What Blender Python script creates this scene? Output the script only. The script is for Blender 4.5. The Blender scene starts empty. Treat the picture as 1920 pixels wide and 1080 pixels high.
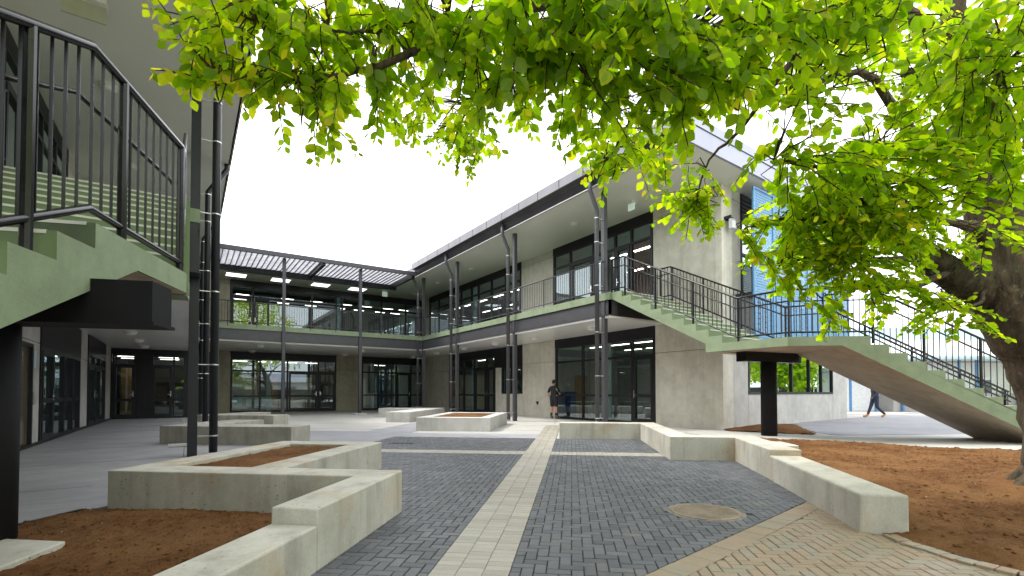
import bpy, bmesh, math, random
import numpy as np
from mathutils import Vector, Matrix, Euler
R = math.radians
random.seed(7); rng = np.random.default_rng(11)
sc = bpy.context.scene
col = sc.collection

# ------------------------------------------------------------------ camera
# world axes follow the buildings: +Y runs into the courtyard along the wings, +X along the back wing
cam_d = bpy.data.cameras.new('camera'); cam = bpy.data.objects.new('camera', cam_d); col.objects.link(cam)
cam_d.sensor_width = 36; cam_d.lens = 17.0; cam_d.shift_y = 0.0922
cam_d.clip_start = 0.05; cam_d.clip_end = 1500
cam.location = (0, 0, 1.2)
cam.rotation_euler = Euler((R(91.2), 0, R(-33.844)), 'XYZ')
sc.camera = cam

# ------------------------------------------------------------------ sky, sun, exposure
SUN_EL, SUN_AZ = R(52), R(310)
w = bpy.data.worlds.new('World'); sc.world = w; w.use_nodes = True
nt = w.node_tree; nt.nodes.clear()
out = nt.nodes.new('ShaderNodeOutputWorld')
sky = nt.nodes.new('ShaderNodeTexSky'); sky.sky_type = 'NISHITA'; sky.sun_disc = False
sky.sun_elevation = SUN_EL; sky.sun_rotation = SUN_AZ; sky.air_density = 1.0; sky.dust_density = 2.0
b1 = nt.nodes.new('ShaderNodeBackground'); b1.inputs[1].default_value = 0.13
nt.links.new(sky.outputs[0], b1.inputs[0])
b2 = nt.nodes.new('ShaderNodeBackground'); b2.inputs[0].default_value = (0.955, 0.975, 1.0, 1); b2.inputs[1].default_value = 1.05
tc = nt.nodes.new('ShaderNodeTexCoord')
mp = nt.nodes.new('ShaderNodeMapping'); mp.inputs['Scale'].default_value = (1.5, 1.5, 3.5)
nz = nt.nodes.new('ShaderNodeTexNoise'); nz.inputs['Scale'].default_value = 1.6; nz.inputs['Detail'].default_value = 6
rp = nt.nodes.new('ShaderNodeValToRGB'); rp.color_ramp.elements[0].position = 0.28; rp.color_ramp.elements[1].position = 0.52
rp.color_ramp.elements[0].color = (0.72, 0.72, 0.72, 1); rp.color_ramp.elements[1].color = (1, 1, 1, 1)
mx = nt.nodes.new('ShaderNodeMixShader')
nt.links.new(tc.outputs['Generated'], mp.inputs[0]); nt.links.new(mp.outputs[0], nz.inputs[0])
nt.links.new(nz.outputs[0], rp.inputs[0]); nt.links.new(rp.outputs[0], mx.inputs[0])
nt.links.new(b1.outputs[0], mx.inputs[1]); nt.links.new(b2.outputs[0], mx.inputs[2]); nt.links.new(mx.outputs[0], out.inputs[0])
sd = bpy.data.lights.new('sun', 'SUN'); sd.energy = 1.6; sd.angle = R(15); sd.color = (1.0, 0.96, 0.9)
so = bpy.data.objects.new('sun', sd); col.objects.link(so)
so.rotation_euler = Euler((R(90) - SUN_EL, 0, math.pi - SUN_AZ), 'XYZ')
so.location = (-15, 25, 30)
vs = sc.view_settings; vs.view_transform = 'Standard'; vs.look = 'None'; vs.exposure = 1.5; vs.gamma = 1.0; vs.use_curve_mapping = False
sc.render.engine = 'CYCLES'
cy = sc.cycles; cy.use_denoising = True; cy.max_bounces = 9; cy.diffuse_bounces = 6; cy.glossy_bounces = 4
cy.transmission_bounces = 6; cy.transparent_max_bounces = 16; cy.caustics_reflective = False; cy.caustics_refractive = False
cy.sample_clamp_indirect = 6

# ------------------------------------------------------------------ materials
MAT = {}
def newmat(name):
    m = bpy.data.materials.new(name); m.use_nodes = True; MAT[name] = m
    return m, m.node_tree, m.node_tree.nodes['Principled BSDF']
def N(nt, t, **kw):
    n = nt.nodes.new(t)
    for k, v in kw.items():
        if k in n.inputs: n.inputs[k].default_value = v
        else: setattr(n, k, v)
    return n
def pos(nt, scale=(1, 1, 1)):
    g = nt.nodes.new('ShaderNodeNewGeometry')
    m = nt.nodes.new('ShaderNodeMapping'); m.inputs['Scale'].default_value = scale
    nt.links.new(g.outputs['Position'], m.inputs[0]); return m.outputs[0]
def noise(nt, vec, scale, detail=4, rough=.55):
    n = N(nt, 'ShaderNodeTexNoise', Scale=scale, Detail=detail, Roughness=rough); nt.links.new(vec, n.inputs['Vector']); return n.outputs[0]
def ramp(nt, fac, stops):
    r = nt.nodes.new('ShaderNodeValToRGB'); e = r.color_ramp.elements
    while len(e) < len(stops): e.new(.5)
    for el, (p, c) in zip(e, stops): el.position = p; el.color = (*c, 1)
    nt.links.new(fac, r.inputs[0]); return r.outputs[0]
def mixc(nt, fac, a, b, mode='MIX'):
    m = nt.nodes.new('ShaderNodeMix'); m.data_type = 'RGBA'; m.blend_type = mode
    for s, i in ((fac, 0), (a, 6), (b, 7)):
        if isinstance(s, (int, float)): m.inputs[i].default_value = s
        elif isinstance(s, tuple): m.inputs[i].default_value = (*s, 1)
        else: nt.links.new(s, m.inputs[i])
    return m.outputs[2]
def bump(nt, b, h, strength, dist=.01):
    n = N(nt, 'ShaderNodeBump', Strength=strength, Distance=dist); nt.links.new(h, n.inputs['Height']); nt.links.new(n.outputs[0], b.inputs['Normal'])
def plain(name, c, rough=.5, metal=0, spec=.5, var=.08, vs=6):
    m, nt, b = newmat(name); p = pos(nt); n = noise(nt, p, vs, 5)
    lo = tuple(x * (1 - var) for x in c); hi = tuple(min(1, x * (1 + var)) for x in c)
    nt.links.new(ramp(nt, n, [(.3, lo), (.7, hi)]), b.inputs['Base Color'])
    b.inputs['Roughness'].default_value = rough; b.inputs['Metallic'].default_value = metal
    b.inputs['Specular IOR Level'].default_value = spec
    return m
def concrete(name, base, dark, stain=None, streak=.5, pits=True, sc_=1.0, sdir=(3.2, 3.2, .35)):
    m, nt, b = newmat(name)
    p = pos(nt); ps = pos(nt, sdir)
    big = noise(nt, p, .8 * sc_, 5, .6); mid = noise(nt, p, 3.5 * sc_, 6, .65); fine = noise(nt, p, 60, 4, .7); st_ = noise(nt, ps, 1.4, 5, .6)
    c = ramp(nt, big, [(.38, dark), (.58, base)])
    c2 = ramp(nt, mid, [(.3, tuple(x * .74 for x in base)), (.62, tuple(min(1, x * 1.08) for x in base))])
    c = mixc(nt, .5, c, c2)
    sf = ramp(nt, st_, [(.5, (0, 0, 0)), (.72, (streak,) * 3)])
    c = mixc(nt, sf, c, tuple(x * .72 for x in dark))
    if stain:
        sn = noise(nt, p, .9, 4, .6)
        c = mixc(nt, ramp(nt, sn, [(.54, (0, 0, 0)), (.72, (.6, .6, .6))]), c, stain)
    c = mixc(nt, .16, c, ramp(nt, fine, [(.3, (.25, .25, .25)), (.7, (.85, .85, .85))]), 'OVERLAY')
    if pits:
        v = N(nt, 'ShaderNodeTexVoronoi', Scale=15); nt.links.new(p, v.inputs['Vector'])
        msk = noise(nt, p, 2.2, 3)
        pv = ramp(nt, v.outputs['Distance'], [(.09, (.7, .7, .7)), (.17, (0, 0, 0))])
        pm = ramp(nt, msk, [(.49, (0, 0, 0)), (.60, (1, 1, 1))])
        pf = mixc(nt, 1.0, pv, pm, 'MULTIPLY')
        c = mixc(nt, pf, c, tuple(x * .35 for x in dark))
    nt.links.new(c, b.inputs['Base Color']); b.inputs['Roughness'].default_value = .82; b.inputs['Specular IOR Level'].default_value = .3
    bump(nt, b, fine, .25, .004)
    return m
concrete('precast', (.64, .615, .53), (.47, .445, .37), None, .35)
concrete('precast_pale', (.50, .49, .465), (.37, .36, .335), None, .3)
concrete('precast_olive', (.44, .41, .32), (.32, .29, .21), None, .4)
concrete('bench_concrete', (.44, .425, .37), (.25, .238, .19), (.36, .22, .085), .55)
concrete('bench_dark', (.38, .365, .315), (.19, .18, .145), None, .5)
concrete('floor_concrete', (.37, .36, .35), (.28, .275, .275), None, .0, False, .35)
concrete('floor_light', (.41, .40, .37), (.32, .31, .295), None, .0, False, .35)
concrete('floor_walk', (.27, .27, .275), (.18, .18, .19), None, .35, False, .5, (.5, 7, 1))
concrete('floor_grey', (.27, .27, .285), (.20, .20, .218), None, .0, False, .6)
concrete('stair_soffit', (.45, .375, .29), (.32, .26, .195), None, .3, False)
concrete('green_paint', (.205, .255, .16), (.165, .205, .125), None, .25, False, 1.3)
plain('green_riser', (.14, .195, .085), .55, 0, .4, .08, 3)
plain('nosing_white', (.6, .6, .52), .5)
plain('steel_grey', (.052, .052, .058), .42, .0, .4, .12, 4)
plain('black_matte', (.008, .008, .009), .75, 0, .2, .2, 4)
plain('rail_black', (.009, .009, .010), .22, 0, .3, .2, 4)
plain('steel_dark', (.016, .017, .020), .38, .0, .35, .15, 4)
plain('frame_black', (.013, .013, .016), .4, 0, .35, .15, 4)
plain('cladding_black', (.011, .010, .013), .45, 0, .35, .15, 3)
plain('fascia_grey', (.17, .166, .18), .38, .3, .5, .12, 1.5)
plain('fascia_blue', (.36, .37, .46), .4, .2, .5, .05, 1.5)
plain('gutter_dark', (.055, .052, .06), .3, .3, .5, .25, 1.2)
plain('soffit_white', (.76, .755, .715), .38, 0, .5, .03, .8)
plain('soffit_low', (.74, .735, .71), .25, 0, .5, .03, .8)
plain('galv', (.62, .62, .60), .35, .6)
plain('white_plastic', (.74, .74, .71), .4)
plain('lamp_cream', (.42, .42, .30), .4)
plain('louvre_grey', (.42, .42, .44), .4, .2)
plain('interior_white', (.5, .49, .45), .7)
plain('interior_dark', (.20, .20, .20), .7)
plain('interior_floor', (.12, .13, .15), .35)
plain('wood_panel', (.42, .24, .10), .55, 0, .4, .2, 3)
plain('blue_cabinet', (.03, .085, .22), .45)
plain('pin_beige', (.55, .50, .38), .8)
plain('blue_steel', (.06, .20, .42), .4)
plain('bg_white', (.80, .81, .82), .6)
plain('bg_blue', (.45, .62, .70), .5)
plain('bg_window', (.16, .20, .23), .12)
plain('skin', (.55, .29, .20), .55, 0, .4, .06, 30)
plain('cloth_black', (.022, .022, .026), .85)
plain('cloth_navy', (.028, .034, .065), .9)
plain('cloth_white', (.7, .68, .68), .85)
plain('cloth_red', (.42, .05, .06), .85)
plain('boot_tan', (.38, .17, .06), .7)
plain('boot_grey', (.18, .165, .14), .8)
plain('hair_dark', (.022, .014, .010), .6)
plain('hair_red', (.28, .10, .04), .6)
plain('paper', (.75, .75, .75), .7)
plain('lift_steel', (.36, .31, .20), .16, .75, .5, .2, 1.2)
plain('chrome', (.75, .75, .74), .2, .9)
# exterior light lens, skylight, interior tubes
def emit(name, c, s):
    m, nt, b = newmat(name); b.inputs['Base Color'].default_value = (*c, 1); b.inputs['Emission Color'].default_value = (*c, 1); b.inputs['Emission Strength'].default_value = s
emit('tube_glow', (1.0, .74, .64), 5.0)
emit('exit_green', (.62, .80, .68), .12)
emit('skylight_glow', (.93, .96, 1.0), 1.05)
# glass: pale teal, mirror-like at grazing angles
def glassmat(name, tint, base, k):
    m, nt, b = newmat(name); nt.nodes.remove(b)
    o = nt.nodes['Material Output']
    tr = N(nt, 'ShaderNodeBsdfTransparent'); tr.inputs[0].default_value = (*tint, 1)
    gl = N(nt, 'ShaderNodeBsdfGlossy'); gl.inputs['Roughness'].default_value = 0.0; gl.inputs[0].default_value = (.82, .95, .97, 1)
    fr = N(nt, 'ShaderNodeFresnel', IOR=1.52)
    ml = N(nt, 'ShaderNodeMath', operation='MULTIPLY_ADD'); ml.inputs[1].default_value = k; ml.inputs[2].default_value = base
    cl = N(nt, 'ShaderNodeClamp')
    mx = N(nt, 'ShaderNodeMixShader')
    # reflect once, at the outer skin of the pane; the inner skin only lets light through
    g = nt.nodes.new('ShaderNodeNewGeometry'); fb = N(nt, 'ShaderNodeMath', operation='SUBTRACT'); fb.inputs[0].default_value = 1; nt.links.new(g.outputs['Backfacing'], fb.inputs[1])
    mf = N(nt, 'ShaderNodeMath', operation='MULTIPLY'); nt.links.new(ml.outputs[0], mf.inputs[0]); nt.links.new(fb.outputs[0], mf.inputs[1])
    nt.links.new(fr.outputs[0], ml.inputs[0]); nt.links.new(mf.outputs[0], cl.inputs[0]); nt.links.new(cl.outputs[0], mx.inputs[0])
    nt.links.new(tr.outputs[0], mx.inputs[1]); nt.links.new(gl.outputs[0], mx.inputs[2]); nt.links.new(mx.outputs[0], o.inputs[0])
glassmat('glass', (.72, .86, .87), .10, 1.9)
glassmat('glass_mirror', (.55, .65, .65), .36, 1.6)
# pavers: every piece its own shade
def paver(name, a, b_, c):
    m, nt, b = newmat(name)
    g = nt.nodes.new('ShaderNodeNewGeometry'); oi = nt.nodes.new('ShaderNodeObjectInfo')
    ad = N(nt, 'ShaderNodeMath', operation='ADD'); fr = N(nt, 'ShaderNodeMath', operation='FRACT')
    nt.links.new(g.outputs['Random Per Island'], ad.inputs[0]); nt.links.new(oi.outputs['Random'], ad.inputs[1]); nt.links.new(ad.outputs[0], fr.inputs[0])
    cc = ramp(nt, fr.outputs[0], [(0, a), (.5, b_), (1, c)])
    p = pos(nt); big = noise(nt, p, .7, 4); fine = noise(nt, p, 90, 4, .75); dirt = noise(nt, p, 2.3, 5)
    cc = mixc(nt, .28, cc, ramp(nt, big, [(.3, (.35, .33, .30)), (.7, (.62, .63, .66))]), 'OVERLAY')
    cc = mixc(nt, ramp(nt, dirt, [(.58, (0, 0, 0)), (.8, (.35, .35, .35))]), cc, (.25, .21, .15))
    cc = mixc(nt, .22, cc, ramp(nt, fine, [(.3, (.2, .2, .2)), (.7, (.85, .85, .85))]), 'OVERLAY')
    nt.links.new(cc, b.inputs['Base Color'])
    nt.links.new(ramp(nt, dirt, [(.3, (.45,) * 3), (.7, (.72,) * 3)]), b.inputs['Roughness'])
    bump(nt, b, fine, .3, .003)
paver('paver_dark', (.050, .054, .061), (.069, .074, .082), (.092, .096, .102))
paver('paver_tan', (.25, .234, .195), (.285, .266, .222), (.315, .295, .247))
paver('paver_brick', (.20, .155, .10), (.235, .17, .105), (.195, .178, .125))
plain('grout', (.06, .055, .047), .95, 0, .2, .2, 30)
def soilmat():
    m, nt, b = newmat('soil'); p = pos(nt)
    a = noise(nt, p, 9, 8, .75); c = noise(nt, p, 70, 6, .8); d = noise(nt, p, 1.1, 4)
    cc = ramp(nt, a, [(.3, (.055, .024, .009)), (.5, (.125, .057, .021)), (.75, (.21, .102, .042))])
    cc = mixc(nt, ramp(nt, d, [(.42, (0, 0, 0)), (.62, (.65, .65, .65))]), cc, (.215, .112, .047))
    cc = mixc(nt, .5, cc, ramp(nt, c, [(.3, (.12, .12, .12)), (.7, (.88, .88, .88))]), 'OVERLAY')
    nt.links.new(cc, b.inputs['Base Color']); b.inputs['Roughness'].default_value = .98; b.inputs['Specular IOR Level'].default_value = .1
    bump(nt, b, c, 1.0, .02)
soilmat()
def barkmat():
    m, nt, b = newmat('bark'); p = pos(nt); pz = pos(nt, (9, 9, 1.6))
    a = noise(nt, pz, 1.6, 7, .7); c = noise(nt, p, 14, 6, .7); d = noise(nt, p, 5, 6, .7)
    cc = ramp(nt, a, [(.35, (.02, .014, .009)), (.6, (.095, .066, .038)), (.8, (.18, .135, .08))])
    cc = mixc(nt, ramp(nt, c, [(.56, (0, 0, 0)), (.66, (.75, .75, .75))]), cc, (.15, .15, .085))
    cc = mixc(nt, ramp(nt, d, [(.55, (0, 0, 0)), (.7, (.5, .5, .5))]), cc, (.03, .05, .012))
    nt.links.new(cc, b.inputs['Base Color']); b.inputs['Roughness'].default_value = .95
    bump(nt, b, a, 1.0, .05)
barkmat()
plain('twig', (.055, .034, .018), .9, 0, .2, .3, 40)
def palemat():
    m, nt, b = newmat('louvre_pale'); nt.nodes.remove(b); o = nt.nodes['Material Output']
    df = N(nt, 'ShaderNodeBsdfDiffuse'); tl = N(nt, 'ShaderNodeBsdfTranslucent'); mx = N(nt, 'ShaderNodeMixShader')
    c = ramp(nt, noise(nt, pos(nt), 3, 4), [(.3, (.62, .62, .65)), (.7, (.8, .8, .83))])
    nt.links.new(c, df.inputs[0]); nt.links.new(c, tl.inputs[0]); mx.inputs[0].default_value = .6
    nt.links.new(df.outputs[0], mx.inputs[1]); nt.links.new(tl.outputs[0], mx.inputs[2]); nt.links.new(mx.outputs[0], o.inputs[0])
palemat()
def leafmat(name, stops):
    m, nt, b = newmat(name); nt.nodes.remove(b); o = nt.nodes['Material Output']
    g = nt.nodes.new('ShaderNodeNewGeometry'); oi = nt.nodes.new('ShaderNodeObjectInfo')
    ad = N(nt, 'ShaderNodeMath', operation='ADD'); fr = N(nt, 'ShaderNodeMath', operation='FRACT')
    nt.links.new(g.outputs['Random Per Island'], ad.inputs[0]); nt.links.new(oi.outputs['Random'], ad.inputs[1]); nt.links.new(ad.outputs[0], fr.inputs[0])
    c = ramp(nt, fr.outputs[0], stops)
    c = mixc(nt, .15, c, ramp(nt, noise(nt, pos(nt), 60, 4), [(.3, (.3, .3, .3)), (.7, (.7, .7, .7))]), 'OVERLAY')
    df = N(nt, 'ShaderNodeBsdfDiffuse'); tl = N(nt, 'ShaderNodeBsdfTranslucent'); gl = N(nt, 'ShaderNodeBsdfGlossy', Roughness=.45)
    gl.inputs[0].default_value = (.9, 1, .9, 1)
    nt.links.new(mixc(nt, 1.0, c, (.8, .8, .9), 'MULTIPLY'), df.inputs[0]); nt.links.new(mixc(nt, 1.0, c, (1.5, 1.55, .6), 'MULTIPLY'), tl.inputs[0])
    m1 = N(nt, 'ShaderNodeMixShader'); m1.inputs[0].default_value = .78
    m2 = N(nt, 'ShaderNodeMixShader'); m2.inputs[0].default_value = .015
    nt.links.new(df.outputs[0], m1.inputs[1]); nt.links.new(tl.outputs[0], m1.inputs[2])
    nt.links.new(m1.outputs[0], m2.inputs[1]); nt.links.new(gl.outputs[0], m2.inputs[2]); nt.links.new(m2.outputs[0], o.inputs[0])
leafmat('leaf_green', [(0, (.18, .31, .005)), (.5, (.27, .41, .006)), (.85, (.36, .48, .008)), (1, (.48, .54, .012))])
leafmat('leaf_yellow', [(0, (.32, .49, .015)), (.6, (.50, .58, .02)), (.9, (.64, .60, .03)), (1, (.70, .54, .04))])
plain('ivy_leaf', (.02, .055, .012), .5, 0, .5, .3, 40)
# blue perforated sheet
def perf():
    m, nt, b = newmat('perforated_blue')
    b.inputs['Base Color'].default_value = (.10, .28, .50, 1); b.inputs['Roughness'].default_value = .4
    tcx = nt.nodes.new('ShaderNodeTexCoord'); mp = nt.nodes.new('ShaderNodeMapping'); mp.inputs['Scale'].default_value = (1, 1, 1)
    nt.links.new(tcx.outputs['Object'], mp.inputs[0])
    sp = nt.nodes.new('ShaderNodeSeparateXYZ'); nt.links.new(mp.outputs[0], sp.inputs[0])
    def mth(op, a, b_=None):
        n = N(nt, 'ShaderNodeMath', operation=op)
        for i, s in enumerate((a, b_)):
            if s is None: continue
            if isinstance(s, (int, float)): n.inputs[i].default_value = s
            else: nt.links.new(s, n.inputs[i])
        return n.outputs[0]
    P = .10
    zrow = mth('DIVIDE', sp.outputs[2], P * .866); row = mth('FLOOR', zrow)
    par = mth('MULTIPLY', mth('MODULO', mth('ABSOLUTE', row), 2), .5)
    fx = mth('SUBTRACT', mth('FRACT', mth('ADD', mth('DIVIDE', sp.outputs[0], P), par)), .5)
    fz = mth('SUBTRACT', mth('FRACT', zrow), .5)
    d = mth('ADD', mth('MULTIPLY', fx, fx), mth('MULTIPLY', mth('MULTIPLY', fz, fz), .75))
    hole = mth('LESS_THAN', d, .055)
    tr = N(nt, 'ShaderNodeBsdfTransparent'); mx = N(nt, 'ShaderNodeMixShader')
    nt.links.new(hole, mx.inputs[0]); nt.links.new(b.outputs[0], mx.inputs[1]); nt.links.new(tr.outputs[0], mx.inputs[2])
    nt.links.new(mx.outputs[0], nt.nodes['Material Output'].inputs[0])
perf()

# ------------------------------------------------------------------ mesh helpers
class MB:
    def __init__(s): s.v = []; s.f = []; s.mi = []
    def add(s, vs, fs, mi=0):
        o = len(s.v); s.v += [tuple(v) for v in vs]; s.f += [tuple(i + o for i in f) for f in fs]; s.mi += [mi] * len(fs); return s
    def box(s, x0, x1, y0, y1, z0, z1, mi=0):
        if x0 > x1: x0, x1 = x1, x0
        if y0 > y1: y0, y1 = y1, y0
        return s.add([(x0, y0, z0), (x1, y0, z0), (x1, y1, z0), (x0, y1, z0), (x0, y0, z1), (x1, y0, z1), (x1, y1, z1), (x0, y1, z1)],
                     [(3, 2, 1, 0), (4, 5, 6, 7), (0, 1, 5, 4), (1, 2, 6, 5), (2, 3, 7, 6), (3, 0, 4, 7)], mi)
    def prism(s, poly, z0, z1, mi=0):
        a = sum(poly[i][0] * poly[(i + 1) % len(poly)][1] - poly[(i + 1) % len(poly)][0] * poly[i][1] for i in range(len(poly)))
        if a < 0: poly = poly[::-1]
        n = len(poly); z0l = z0 if isinstance(z0, (list, tuple)) else [z0] * n; z1l = z1 if isinstance(z1, (list, tuple)) else [z1] * n
        vs = [(p[0], p[1], z) for p, z in zip(poly, z0l)] + [(p[0], p[1], z) for p, z in zip(poly, z1l)]
        fs = [tuple(range(n))[::-1], tuple(range(n, 2 * n))] + [(i, (i + 1) % n, n + (i + 1) % n, n + i) for i in range(n)]
        return s.add(vs, fs, mi)
    def extr(s, prof, vec, mi=0):            # closed planar 3-D outline pushed along vec
        n = len(prof); vs = [tuple(p) for p in prof] + [tuple(Vector(p) + Vector(vec)) for p in prof]
        fs = [tuple(range(n)), tuple(range(n, 2 * n))[::-1]] + [((i + 1) % n, i, n + i, n + (i + 1) % n) for i in range(n)]
        return s.add(vs, fs, mi)
    def tube(s, pts, r, n=8, mi=0, cap=True):
        pts = [Vector(p) for p in pts]; rr = r if isinstance(r, (list, tuple)) else [r] * len(pts)
        o = len(s.v); up = Vector((0, 0, 1)); prev = None
        for i, p in enumerate(pts):
            d = (pts[min(i + 1, len(pts) - 1)] - pts[max(i - 1, 0)]).normalized()
            a = d.cross(up if abs(d.z) < .95 else Vector((1, 0, 0))).normalized() if prev is None else (prev - d * prev.dot(d)).normalized()
            prev = a; b = d.cross(a)
            for k in range(n):
                t = 2 * math.pi * k / n; s.v.append(tuple(p + (a * math.cos(t) + b * math.sin(t)) * rr[i]))
        for i in range(len(pts) - 1):
            for k in range(n):
                s.f.append((o + i * n + k, o + i * n + (k + 1) % n, o + (i + 1) * n + (k + 1) % n, o + (i + 1) * n + k)); s.mi.append(mi)
        if cap:
            s.f.append(tuple(o + k for k in range(n))[::-1]); s.f.append(tuple(o + (len(pts) - 1) * n + k for k in range(n))); s.mi += [mi, mi]
        return s
    def mesh(s, name, mats, smooth=False):
        m = bpy.data.meshes.new(name); m.from_pydata(s.v, [], s.f)
        for k in (mats if isinstance(mats, (list, tuple)) else [mats]): m.materials.append(MAT[k])
        if any(s.mi): m.polygons.foreach_set('material_index', s.mi)
        if smooth: m.polygons.foreach_set('use_smooth', [True] * len(m.polygons))
        bm = bmesh.new(); bm.from_mesh(m); bmesh.ops.recalc_face_normals(bm, faces=bm.faces); bm.to_mesh(m); bm.free()
        return m
    def build(s, name, mats, parent=None, smooth=False, bevel=0, label=None):
        o = link(name, s.mesh(name, mats, smooth), parent)
        if bevel:
            b = o.modifiers.new('bevel', 'BEVEL'); b.width = bevel; b.segments = 2; b.limit_method = 'ANGLE'
        if label: o['label'] = label
        return o
def link(name, mesh, parent=None, loc=None, mtx=None):
    """parts keep world coordinates: the parent's own placement is undone in the parent inverse"""
    o = bpy.data.objects.new(name, mesh); col.objects.link(o)
    if parent is not None: o.parent = parent; o.matrix_parent_inverse = PINV[parent.name]
    base = Matrix.Translation(loc) if loc is not None else (mtx if mtx is not None else Matrix.Identity(4))
    o.matrix_basis = base
    ABSM[o.name] = base; PINV[o.name] = base.inverted()
    return o
PINV = {}; ABSM = {}
def tag(o, label, cat=None, group=None, kind=None):
    if label: o['label'] = label
    if cat: o['category'] = cat
    if group: o['group'] = group
    if kind: o['kind'] = kind
    return o
def thing(name, loc, label, cat, group=None):
    o = bpy.data.objects.new(name, None); col.objects.link(o); o.location = loc; o.empty_display_size = .2
    ABSM[o.name] = Matrix.Translation(loc); PINV[o.name] = ABSM[o.name].inverted()
    return tag(o, label, cat, group)
def struct(o, label=None): o['kind'] = 'structure'; (label and o.__setitem__('label', label)); return o

# courtyard paving frame: s along the pale strip, t to its right
SX, SY = math.sin(R(40.9)), math.cos(R(40.9))
def st(s, t): return (1.54 + s * SX + t * SY, 2.81 + s * SY - t * SX)
def stp(*pts): return [st(*p) for p in pts]

# ------------------------------------------------------------------ ground
struct(MB().prism([(-90, -90), (160, -90), (160, 160), (-90, 160)], -.2, -.03).build('ground', 'floor_concrete'), 'grey concrete ground around the school')
# courtyard slab, laid in sheets
struct(MB().prism([(-2.9, -6), (40, -6), (40, 33.4), (-2.9, 33.4)], -.029, -.012).build('concrete_slab', 'floor_light'), 'pale concrete slab of the courtyard')
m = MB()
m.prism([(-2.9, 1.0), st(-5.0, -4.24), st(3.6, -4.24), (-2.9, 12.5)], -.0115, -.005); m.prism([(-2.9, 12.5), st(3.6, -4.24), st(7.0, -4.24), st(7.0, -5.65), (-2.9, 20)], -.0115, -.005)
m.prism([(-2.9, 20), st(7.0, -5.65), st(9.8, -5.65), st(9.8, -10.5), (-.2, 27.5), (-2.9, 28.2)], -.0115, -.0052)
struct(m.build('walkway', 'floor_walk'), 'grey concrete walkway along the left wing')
m = MB()
m.prism(stp((7.0, -5.65), (15.4, -5.65), (15.4, -4.15), (7.0, -4.15)), -.0115, -.004)
m.prism(stp((9.8, -10.5), (11.3, -10.5), (11.3, -5.655), (9.8, -5.655)), -.0115, -.004)
m.prism(stp((9.52, -4.145), (10.9, -4.145), (10.9, -.27), (9.52, -.27)), -.0115, -.0045)
struct(m.build('paving_band', 'floor_grey'), 'darker grey paving bands across the pale slab')
# forecourt on the right behind the stair
m = MB(); m.prism([(15.2, 6.2), (40, -6), (40, 11.0), (25.6, 10.15), (17.4, 9.47)], -.0115, -.003)
struct(m.build('forecourt', 'floor_grey'), 'grey block paving of the forecourt beside the white building')
m = MB(); m.prism([(11.6, 7.7), (12.4, 6.25), (13.44, 3.38), (15.6, 0.2), (17.6, .2), (14.6, 5.4), (13.4, 9.2), (12.4, 9.2)], -.0112, .03)
struct(m.build('path', 'floor_light'), 'pale concrete path between the garden bed and the forecourt')
jt = struct(MB().prism(stp((12, -5.2), (12.001, -5.2), (12, -5.199)), -.03, -.029).build('slab_joints', 'grout'), 'saw cut joints dividing the concrete slabs')
def cut(a, b, z=-.0035, w_=.006):
    a, b = Vector(a), Vector(b); n_ = (b - a).normalized(); n_ = Vector((-n_.y, n_.x)) * w_
    MB().prism([tuple(a - n_), tuple(b - n_), tuple(b + n_), tuple(a + n_)], -.02, z).build('joint', 'grout', jt)
for y in (8.2, 11.0, 13.7, 16.4, 19.1, 21.8, 24.5): cut((-2.85, y), (min(-.05, y - 9.2) if y < 9 else -.05, y))
cut((-.05, 11.0), (-.05, 27))
for k in range(5): cut(st(12.2 + k * 2.6, -9.5 + k * .1), st(12.2 + k * 2.6, .6 + k * .9), -.0105)
for k in range(4): cut(st(15.6, -9.0 + k * 3), st(25, -9.0 + k * 3), -.0105)
# deeper bed under the pavers
struct(MB().prism(stp((-3.2, -4.3), (9.5, -4.3), (9.5, 4.2), (-3.2, 6.5)), -.0118, -.006).build('paving_bed', 'grout'), 'dark bedding sand showing in the paver joints')

# ---- pavers
def clip(poly, reg):
    out_ = poly
    n = len(reg); a = sum(reg[i][0] * reg[(i + 1) % n][1] - reg[(i + 1) % n][0] * reg[i][1] for i in range(n))
    if a < 0: reg = reg[::-1]
    for i in range(n):
        ax, ay = reg[i]; bx_, by_ = reg[(i + 1) % n]; inp = out_; out_ = []
        if not inp: return []
        side = lambda p: (bx_ - ax) * (p[1] - ay) - (by_ - ay) * (p[0] - ax)
        for j in range(len(inp)):
            p, q = inp[j], inp[(j + 1) % len(inp)]; sp, sq = side(p), side(q)
            if sp >= 0: out_.append(p)
            if sp * sq < 0:
                k = sp / (sp - sq); out_.append((p[0] + (q[0] - p[0]) * k, p[1] + (q[1] - p[1]) * k))
    return out_
def area(p): return abs(sum(p[i][0] * p[(i + 1) % len(p)][1] - p[(i + 1) % len(p)][0] * p[i][1] for i in range(len(p)))) / 2
def herring(u, s0, s1, t0, t1):
    res = []
    for i in range(int(math.floor(s0 / u)) - 1, int(s1 / u) + 2):
        for j in range(int(math.floor(t0 / u)) - 1, int(t1 / u) + 2):
            c = (i - j) % 4
            if c == 0: res.append((i * u, j * u, (i + 2) * u, (j + 1) * u))
            elif c == 3: res.append((i * u, j * u, (i + 1) * u, (j + 2) * u))
    return res
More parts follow.
